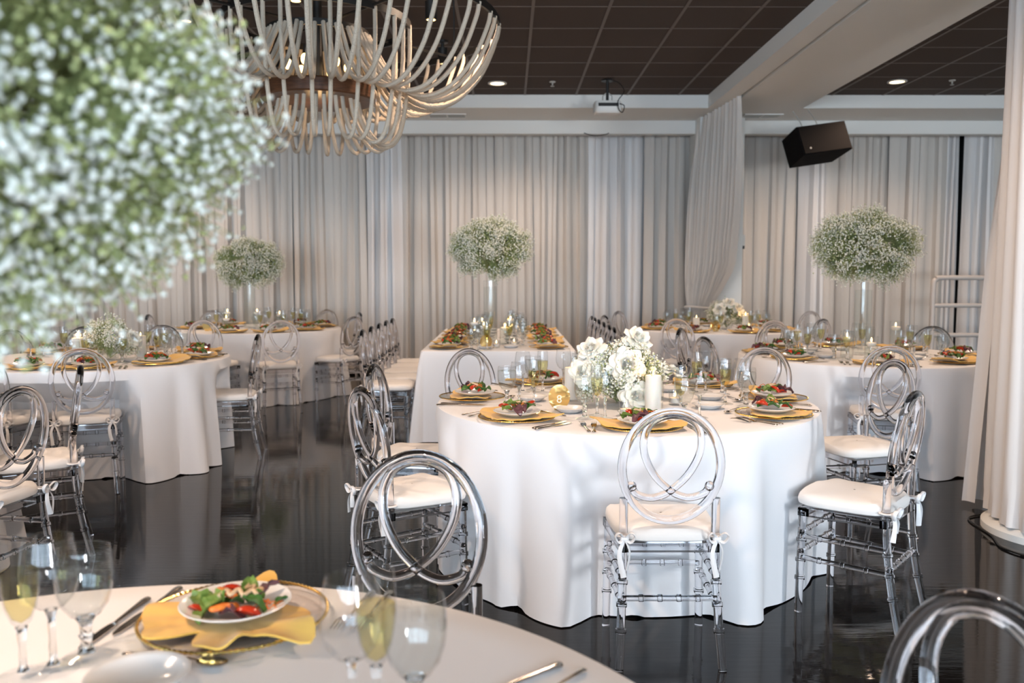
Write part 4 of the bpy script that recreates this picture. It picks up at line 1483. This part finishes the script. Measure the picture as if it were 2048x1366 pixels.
def sign(x, y, rz, label, digit=None):
    s_ = thing('table_sign', label, 'sign', (x, y, ZT + .002), rz, 'gold table signs')
    ob('sign_disc', DISC, s_, (0, 0, .001), (R_(1.5), 0, 0))
    ob('foot', FOOT, s_, (0, .008, 0))
    if digit:
        cu = bpy.data.curves.new('digit', 'FONT')
        cu.body = digit
        cu.size = .052
        cu.extrude = .0006
        cu.align_x = 'CENTER'
        cu.align_y = 'CENTER'
        to = bpy.data.objects.new('digit_tmp', cu)
        COL.objects.link(to)
        bpy.context.view_layer.update()
        me = bpy.data.meshes.new_from_object(to.evaluated_get(bpy.context.evaluated_depsgraph_get()))
        bpy.data.objects.remove(to)
        me.materials.clear()
        me.materials.append(M['digit'])
        ob('digit', me, s_, (0, -.0035, .048), (PI / 2 + R_(1.5), 0, 0), label='white figure 8')


sign(.235, 3.93, R_(4), 'round gold mirror table sign reading 8', '8')
sign(2.45, 6.40, R_(72), 'gold table sign seen edge-on on the right vase table')
sign(-.185, 7.14, R_(2), 'gold table sign at the near end of the long table')
sign(2.24, 9.25, R_(6), 'gold table sign on the far right table')
sign(-3.28, 9.35, R_(-10), 'gold table sign on the far left table')
pillar(.662, 3.89, 'tall white pillar candle right of the roses on the gold 8 table', 'candles on the gold 8 table', .165, .20, .25)
pillar(.315, 4.22, 'white pillar candle left of the roses on the gold 8 table', 'candles on the gold 8 table', .165, .24)
pillar(.75, 4.35, 'white pillar candle behind the roses on the gold 8 table', 'candles on the gold 8 table', .13, .18)
votive(.52, 3.745, 'small lit votive before the roses on the gold 8 table', 'candles on the gold 8 table')
votive(.80, 4.08, 'small lit votive right of the tall pillar candle on the gold 8 table', 'candles on the gold 8 table')
votive(.34, 4.45, 'small lit votive behind the roses on the gold 8 table', 'candles on the gold 8 table')
floating(2.52, 6.36, 'floating candle in a glass cylinder left of the right table vase', 'floating candles on the right vase table', .20)
floating(2.60, 6.12, 'low floating candle in front of the right table vase', 'floating candles on the right vase table', .18)
floating(3.16, 6.98, 'tallest floating candle right of the right table vase', 'floating candles on the right vase table', .24)
votive(2.83, 6.32, 'wide lit votive under the right table vase', 'floating candles on the right vase table')
pillar(-3.00, 5.98, 'white pillar candle in front of the flowers on the left candle table', 'candles on the left candle table', .18, .24, .3)
pillar(-2.74, 6.40, 'white pillar candle right of the flowers on the left candle table', 'candles on the left candle table', .165, .20)
pillar(-3.30, 6.60, 'white pillar candle left of the flowers on the left candle table', 'candles on the left candle table', .165, .20)
votive(-2.86, 6.72, 'lit votive behind the flowers on the left candle table', 'candles on the left candle table')
pillar(2.63, 9.50, 'white pillar candle right of the flowers on the far right table', 'candles on the far right table', .165, .20, .3)
pillar(2.12, 9.66, 'white pillar candle left of the flowers on the far right table', 'candles on the far right table', .13, .18)
votive(2.24, 9.45, 'lit votive left of the flowers on the far right table', 'candles on the far right table')
votive(2.72, 9.68, 'lit votive right of the flowers on the far right table', 'candles on the far right table')
for k, (x, y, h) in enumerate(((-.30, 7.62, .24), (-.22, 7.75, .20), (-.03, 7.55, .20), (.02, 8.0, .24), (-.26, 8.5, .20), (.0, 8.75, .18))):
    floating(x, y, 'floating candle on the long table, %s from the front' % nth[k], 'floating candles on the long table', h, .35 if k == 2 else 0)
votive(-.10, 7.24, 'lit votive beside the gold sign at the near end of the long table', 'floating candles on the long table')
votive(.05, 7.40, 'lit votive right of the gold sign on the long table', 'floating candles on the long table')
for k, (x, y, h) in enumerate(((-3.14, 9.62, .24), (-2.82, 9.66, .24), (-3.10, 9.45, .18), (-2.66, 10.0, .20))):
    floating(x, y, ['tall floating candle left of the far left vase', 'tall floating candle right of the far left vase', 'low floating candle before the far left vase', 'floating candle behind the far left vase'][k], 'floating candles on the far left table', h)
votive(-2.52, 9.18, 'lit votive at the near right of the far left table', 'floating candles on the far left table')


# ------------------------------------------------------------------ flowers
def ico(sub):
    t = (1 + 5 ** .5) / 2
    v = [(-1, t, 0), (1, t, 0), (-1, -t, 0), (1, -t, 0), (0, -1, t), (0, 1, t), (0, -1, -t), (0, 1, -t), (t, 0, -1), (t, 0, 1), (-t, 0, -1), (-t, 0, 1)]
    f = [(0, 11, 5), (0, 5, 1), (0, 1, 7), (0, 7, 10), (0, 10, 11), (1, 5, 9), (5, 11, 4), (11, 10, 2), (10, 7, 6), (7, 1, 8), (3, 9, 4), (3, 4, 2), (3, 2, 6), (3, 6, 8), (3, 8, 9), (4, 9, 5), (2, 4, 11), (6, 2, 10), (8, 6, 7), (9, 8, 1)]
    v = [np.array(p) / np.linalg.norm(p) for p in v]
    for _ in range(sub):
        c, nf = {}, []

        def mid(a, b):
            k = (min(a, b), max(a, b))
            if k not in c:
                m = v[a] + v[b]
                v.append(m / np.linalg.norm(m))
                c[k] = len(v) - 1
            return c[k]
        for a, b, d in f:
            x, y, q = mid(a, b), mid(b, d), mid(d, a)
            nf += [(a, x, q), (b, y, x), (d, q, y), (x, y, q)]
        f = nf
    return np.array(v), np.array(f)


OCT_V = np.array([(1, 0, 0), (-1, 0, 0), (0, 1, 0), (0, -1, 0), (0, 0, 1), (0, 0, -1)], float)
OCT_F = np.array([(0, 2, 4), (2, 1, 4), (1, 3, 4), (3, 0, 4), (2, 0, 5), (1, 2, 5), (3, 1, 5), (0, 3, 5)])


def scatter(BV, BF, pos, size, r, jitter=.25):
    n, k = len(pos), len(BV)
    V = BV[None] * (1 + jitter * r.normal(size=(n, k, 1))) * np.asarray(size)[:, None, None] * (0.8 + .4 * r.random((n, 1, 3))) + pos[:, None]
    F = BF[None] + (np.arange(n) * k)[:, None, None]
    return V.reshape(-1, 3), F.reshape(-1, 3)


def np_mesh(name, V, F, mat, smooth=False):
    me = bpy.data.meshes.new(name)
    me.vertices.add(len(V))
    me.vertices.foreach_set('co', np.ascontiguousarray(V, dtype=np.float32).ravel())
    me.loops.add(F.size)
    me.loops.foreach_set('vertex_index', np.ascontiguousarray(F, dtype=np.int32).ravel())
    me.polygons.add(len(F))
    me.polygons.foreach_set('loop_start', np.arange(0, F.size, F.shape[1], dtype=np.int32))
    me.polygons.foreach_set('loop_total', np.full(len(F), F.shape[1], dtype=np.int32))
    me.materials.append(mat)
    me.update(calc_edges=True)
    me.validate()
    if smooth:
        me.polygons.foreach_set('use_smooth', [True] * len(me.polygons))
    return me


def prisms(A, B, ra, rb):
    """thin three-sided stems from A to B"""
    D = B - A
    L = np.linalg.norm(D, axis=1)[:, None] + 1e-9
    D = D / L
    ref = np.where(np.abs(D[:, 2:3]) < .9, np.array([[0, 0, 1.]]), np.array([[1., 0, 0]]))
    U = np.cross(D, ref)
    U /= np.linalg.norm(U, axis=1)[:, None]
    W = np.cross(D, U)
    V = np.zeros((len(A), 6, 3))
    for k in range(3):
        a = 2 * PI * k / 3
        o = math.cos(a) * U + math.sin(a) * W
        V[:, k] = A + o * ra
        V[:, 3 + k] = B + o * rb
    q = np.array([(0, 1, 4, 3), (1, 2, 5, 4), (2, 0, 3, 5)])
    F = q[None] + (np.arange(len(A)) * 6)[:, None, None]
    return V.reshape(-1, 3), F.reshape(-1, 4)


def breath(rad, ncl, per, rc, seed, lower=-1.0, shell=.78, base=(0, 0, -.3), buds=1.0):
    """positions of a cloud of baby's breath: cluster centres, blossoms, buds, stems (A, B)"""
    r = np.random.default_rng(seed)
    rad = np.array(rad)
    base = np.array(base)
    cl = []
    i = 0
    while len(cl) < ncl:
        d = r.normal(size=3)
        d /= np.linalg.norm(d)
        if d[2] < lower:
            continue
        cl.append(d * rad * (shell + (1.06 - shell) * r.random() ** .7))
    cl = np.array(cl)
    fl, A, B, bud = [], [], [], []
    for c in cl:
        out = c / (np.linalg.norm(c / rad) * rad + 1e-9)
        out /= np.linalg.norm(out)
        k = int(per * r.uniform(.7, 1.3))
        rr = rc * r.uniform(.75, 1.25)
        d = r.normal(size=(k, 3))
        d /= np.linalg.norm(d, axis=1)[:, None]
        p = c + d * rr * (r.random((k, 1)) ** .45) + out * rr * .35
        root = c - out * rr * 1.3
        fl.append(p)
        A.append(np.repeat(root[None], k, 0) + r.normal(size=(k, 3)) * rr * .22)
        B.append(p)
        kb = int(k * buds)
        bud.append(c + r.normal(size=(kb, 3)) * rr * .5 - out * rr * .2)
        A.append((base + r.normal(size=(1, 3)) * .012))
        B.append(root[None])
    return np.concatenate(fl), np.concatenate(bud), np.concatenate(A), np.concatenate(B)


def cloud_meshes(tag_, pos, bud, A, B, BV, BF, size, bsize, stem_r, seed, mat):
    r = np.random.default_rng(seed)
    V, F = scatter(BV, BF, pos, size * (.6 + .8 * r.random(len(pos))), r)
    a = np_mesh('blossoms', V, F, M[mat])
    V, F = scatter(OCT_V, OCT_F, bud, bsize * (.6 + .8 * r.random(len(bud))), r)
    b = np_mesh('green_buds', V, F, M['bud'])
    V, F = prisms(A, B, stem_r, stem_r * .6)
    c = np_mesh('stems', V, F, M['twig'])
    return a, b, c


def stuff(name, me, parent):
    o = ob(name, me, parent)
    o['kind'] = 'stuff'
    return o


# tall clouds on the far tables (one set of meshes, turned for each)
pos, bud, A, B = breath((.335, .335, .245), 150, 72, .070, 3, lower=-.97, base=(0, 0, -.19), buds=.45)
far_set = cloud_meshes('far', pos, bud, A, B, OCT_V, OCT_F, .0062, .0056, .0010, 4, 'blossom')
VASE = lathe_me('vase_glass', [(.0005, 0), (.063, 0), (.065, .004), (.065, .56), (.0628, .56), (.0628, .556)], 'vase', 36)
VASEW = lathe_me('water', [(.0005, .014), (.0615, .014), (.0615, .50), (.0005, .50)], 'water', 28)
VST = MB()
for k in range(22):
    a = k * 2.4
    VST.tube([(.035 * math.cos(a + 2.5), .035 * math.sin(a + 2.5), .03), (.05 * math.cos(a), .05 * math.sin(a), .55)], .0022, 5)
VST = VST.mesh('stem_bundle', M['twig'])


def tall_vase(x, y, vlabel, flabel, rz, zc=1.615, sc=1.0):
    v = thing('tall_vase', vlabel, 'vase', (x, y, ZT + .001), rz, 'tall glass vases')
    ob('vase_glass', VASE, v)
    ob('water', VASEW, v)
    f = thing('flower_cloud', flabel, 'flowers', (x, y, zc), rz, 'tall flower clouds')
    f.scale = (sc, sc, sc)
    return f


for x, y, rz, zc, vl, fl in ((2.73, 6.60, .4, 1.585, 'tall clear cylinder vase on the right vase table', "round cloud of baby's breath on the right vase table"),
                             (-.168, 8.1, 2.0, 1.615, 'tall clear cylinder vase on the long table', "round cloud of baby's breath on the long table"),
                             (-2.99, 9.95, 4.1, 1.50, 'tall clear cylinder vase on the far left table', "round cloud of baby's breath on the far left table")):
    f = tall_vase(x, y, vl, fl, rz, zc)
    for n_, me in zip(('blossoms', 'green_buds', 'stems'), far_set):
        stuff(n_, me, f)

# the cloud close to the lens, on the front table
NV, NF = ico(1)
FX, FY, FZ = -.60, .83, 1.56
pos, bud, A, B = breath((.285, .35, .215), 260, 72, .056, 11, lower=-.9, base=(0, 0, -.24), buds=1.1)
f = tall_vase(FX, FY, 'tall clear cylinder vase on the front table, out of view below the near cloud', "large blurred cloud of baby's breath filling the upper left corner", 0, FZ)
cam_l = np.array([0, 0, 1.39]) - np.array([FX, FY, FZ])
D = np.linalg.norm(pos - cam_l, axis=1)
# only blossoms inside the view count as seen
P_ = pos + np.array([FX, FY, FZ]) - np.array([0, 0, 1.39])
inview = (P_[:, 1] > .1) & (np.abs(P_[:, 0] / np.maximum(P_[:, 1], .1)) < .6) & (np.abs(P_[:, 2] / np.maximum(P_[:, 1], .1)) < .45)
order = np.argsort(np.where(inview, D, 99))
near_i, rest = order[:300], order[300:]
r = np.random.default_rng(12)
a_, b_, c_ = cloud_meshes('near', pos[rest], bud, A, B, *ico(0), .0031, .0036, .0009, 13, 'blossom_near')
stuff('blossoms', a_, f)
stuff('green_buds', b_, f)
stuff('stems', c_, f)
BL = []
for k in range(4):
    V, F = scatter(NV, NF, np.zeros((1, 3)), [.0034], np.random.default_rng(50 + k))
    BL.append(np_mesh('blossom', V, F, M['blossom_near']))
for k, i in enumerate(near_i):
    ob('blossom', BL[k % 4], f, tuple(pos[i]), (k * 1.3, k * .7, k))


# roses
def petal(w, h, cup, reflex, tip, seed, n=9, m=9):
    r = np.random.default_rng(seed)
    rows = []
    for i in range(n):
        t = i / (n - 1)
        row = []
        ww = w * (math.sin(PI * (.12 + .62 * t)) ** .8)
        for j in range(m):
            u = 2 * j / (m - 1) - 1
            x = ww * u * (1 - .12 * (t > .85) * abs(u))
            y = cup * math.sin(PI * .5 * t) + reflex * max(0, t - .5) ** 2 * 4 * (1 + .3 * abs(u)) - .30 * w * (u * u) * (1 - .2 * t)
            zz = h * t + tip * h * max(0, 1 - abs(u) * 1.4) * max(0, t - .75) * 3 - .18 * h * (u * u) * t
            row.append((x, -y, zz))
        rows.append(row)
    G = np.array(rows)
    G2 = G.copy()
    G2[..., 1] -= .0008
    b = MB().grid(G)
    b.grid(G2[::-1])
    me = b.mesh('petal', M['rose'], False)
    me.polygons.foreach_set('use_smooth', [True] * len(me.polygons))
    return me


def rose_core():
    b = MB()
    for k in range(7):
        rows = []
        a0 = k * 2.4
        r0 = .004 + .0024 * k
        for i in range(6):
            t = i / 5
            rows.append([((r0 * (1 + .45 * t)) * math.cos(a0 + q * .21), (r0 * (1 + .45 * t)) * math.sin(a0 + q * .21), .006 + t * (.040 - .0015 * k) + .002 * math.sin(q * .5)) for q in range(14)])
        b.grid(rows)
    b.sphere((0, 0, .010), .012, 12, 8)
    return b.mesh('heart', M['rose'])


P_in = petal(.021, .044, .018, .002, .05, 1)
P_mid = petal(.030, .050, .028, .012, .10, 2)
P_out = petal(.038, .056, .034, .020, .22, 3)
P_back = petal(.040, .058, .030, .030, .26, 4)
CORE = rose_core()
SEP = MB().lathe([(.0005, -.012), (.006, -.010), (.014, .0), (.016, .006), (.0005, .008)], 12).mesh('calyx', M['twig'])


def rose(parent, loc, d, sc, seed):
    """loc: base of the bloom; d: direction it faces"""
    r = random.Random(seed)
    e = ob('rose', CORE, parent, loc)
    e.rotation_euler = Vector(d).to_track_quat('Z', 'Y').to_euler()
    sc *= .66
    e.scale = (sc, sc, sc)
    ob('calyx', SEP, e)
    for cnt, me, tilt, rad_ in ((4, P_in, .16, .004), (5, P_mid, .30, .006), (6, P_out, .60, .006), (5, P_back, .98, .006)):
        o0 = r.uniform(0, 6)
        for k in range(cnt):
            a = o0 + 2 * PI * k / cnt + r.uniform(-.12, .12)
            p = ob('petal', me, e)
            p.matrix_local = Matrix.Rotation(a, 4, 'Z') @ Matrix.Translation((0, rad_, 0)) @ Matrix.Rotation(-tilt - r.uniform(-.08, .12), 4, 'X') @ Matrix.Rotation(PI, 4, 'Z')
    return e


def arrangement(x, y, label, rad, zc, roses, seed, near=True, ncl=110, per=64, rc=.055):
    f = thing('flower_arrangement', label, 'flowers', (x, y, ZT + .001), 0, 'low flower arrangements')
    pos, bud, A, B = breath(rad, ncl, per, rc, seed, lower=-.55, shell=.45, base=(0, 0, -zc + .04))
    off = np.array([0, 0, zc])
    pos = pos + off
    keep = pos[:, 2] > .006
    bud = bud + off
    a, b, c = cloud_meshes('arr', pos[keep], bud[bud[:, 2] > .006], np.maximum(A + off, [-9, -9, .004]), np.maximum(B + off, [-9, -9, .004]), *(ico(0) if near else (OCT_V, OCT_F)), (.0050 if near else .0056), .0042, .0008, seed + 1, 'blossom')
    for n_, me in zip(('blossoms', 'green_buds', 'stems'), (a, b, c)):
        stuff(n_, me, f)
    ob('bowl', lathe_me('bowl', [(.0005, 0), (.05, 0), (.06, .02), (.065, .06), (.06, .06), (.055, .02), (.0005, .008)], 'vase', 24), f)
    for k, (rx, ry, rz_, d, sc) in enumerate(roses):
        rose(f, (rx - x, ry - y, rz_ - ZT), d, sc, seed * 10 + k)
        ob('rose_stem', MB().tube(catmull([(rx - x, ry - y, rz_ - ZT - .005), ((rx - x) * .6, (ry - y) * .6, (rz_ - ZT) * .55), (0, 0, .02)], 5), .0028, 6).mesh('rose_stem', M['twig']), f)
    return f


arrangement(.52, 4.08, "low arrangement of white roses and baby's breath on the gold 8 table", (.17, .14, .13), .145,
            [(.392, 4.03, 1.030, (-.35, -.55, .6), 1.25), (.425, 4.01, .985, (.55, -.7, .35), 1.0), (.350, 3.98, .930, (-.35, -.9, .35), 1.2), (.402, 3.97, .925, (.5, -.8, .0), 1.05),
             (.548, 3.96, .965, (.05, -1, .28), 1.55), (.588, 3.93, .822, (.18, -1, .22), 1.35), (.612, 4.06, 1.075, (.35, -.55, .65), 1.3), (.800, 4.20, .905, (.3, .1, .9), 1.25)], 31)
arrangement(-2.88, 6.20, "low arrangement of baby's breath on the left candle table", (.15, .15, .13), .14, [(-2.80, 6.12, .95, (.3, -.8, .5), 1.1), (-2.72, 6.22, .92, (.7, -.5, .4), 1.1)], 33, False, 60, 50)
arrangement(2.47, 9.68, "low arrangement of cream roses and baby's breath on the far right table", (.17, .15, .15), .15,
            [(2.36, 9.58, .99, (-.5, -.6, .5), 1.4), (2.58, 9.60, .99, (.5, -.6, .5), 1.4), (2.47, 9.60, 1.06, (0, -.6, .8), 1.3), (2.38, 9.6, .9, (-.6, -.7, .1), 1.2)], 35, False, 60, 50)
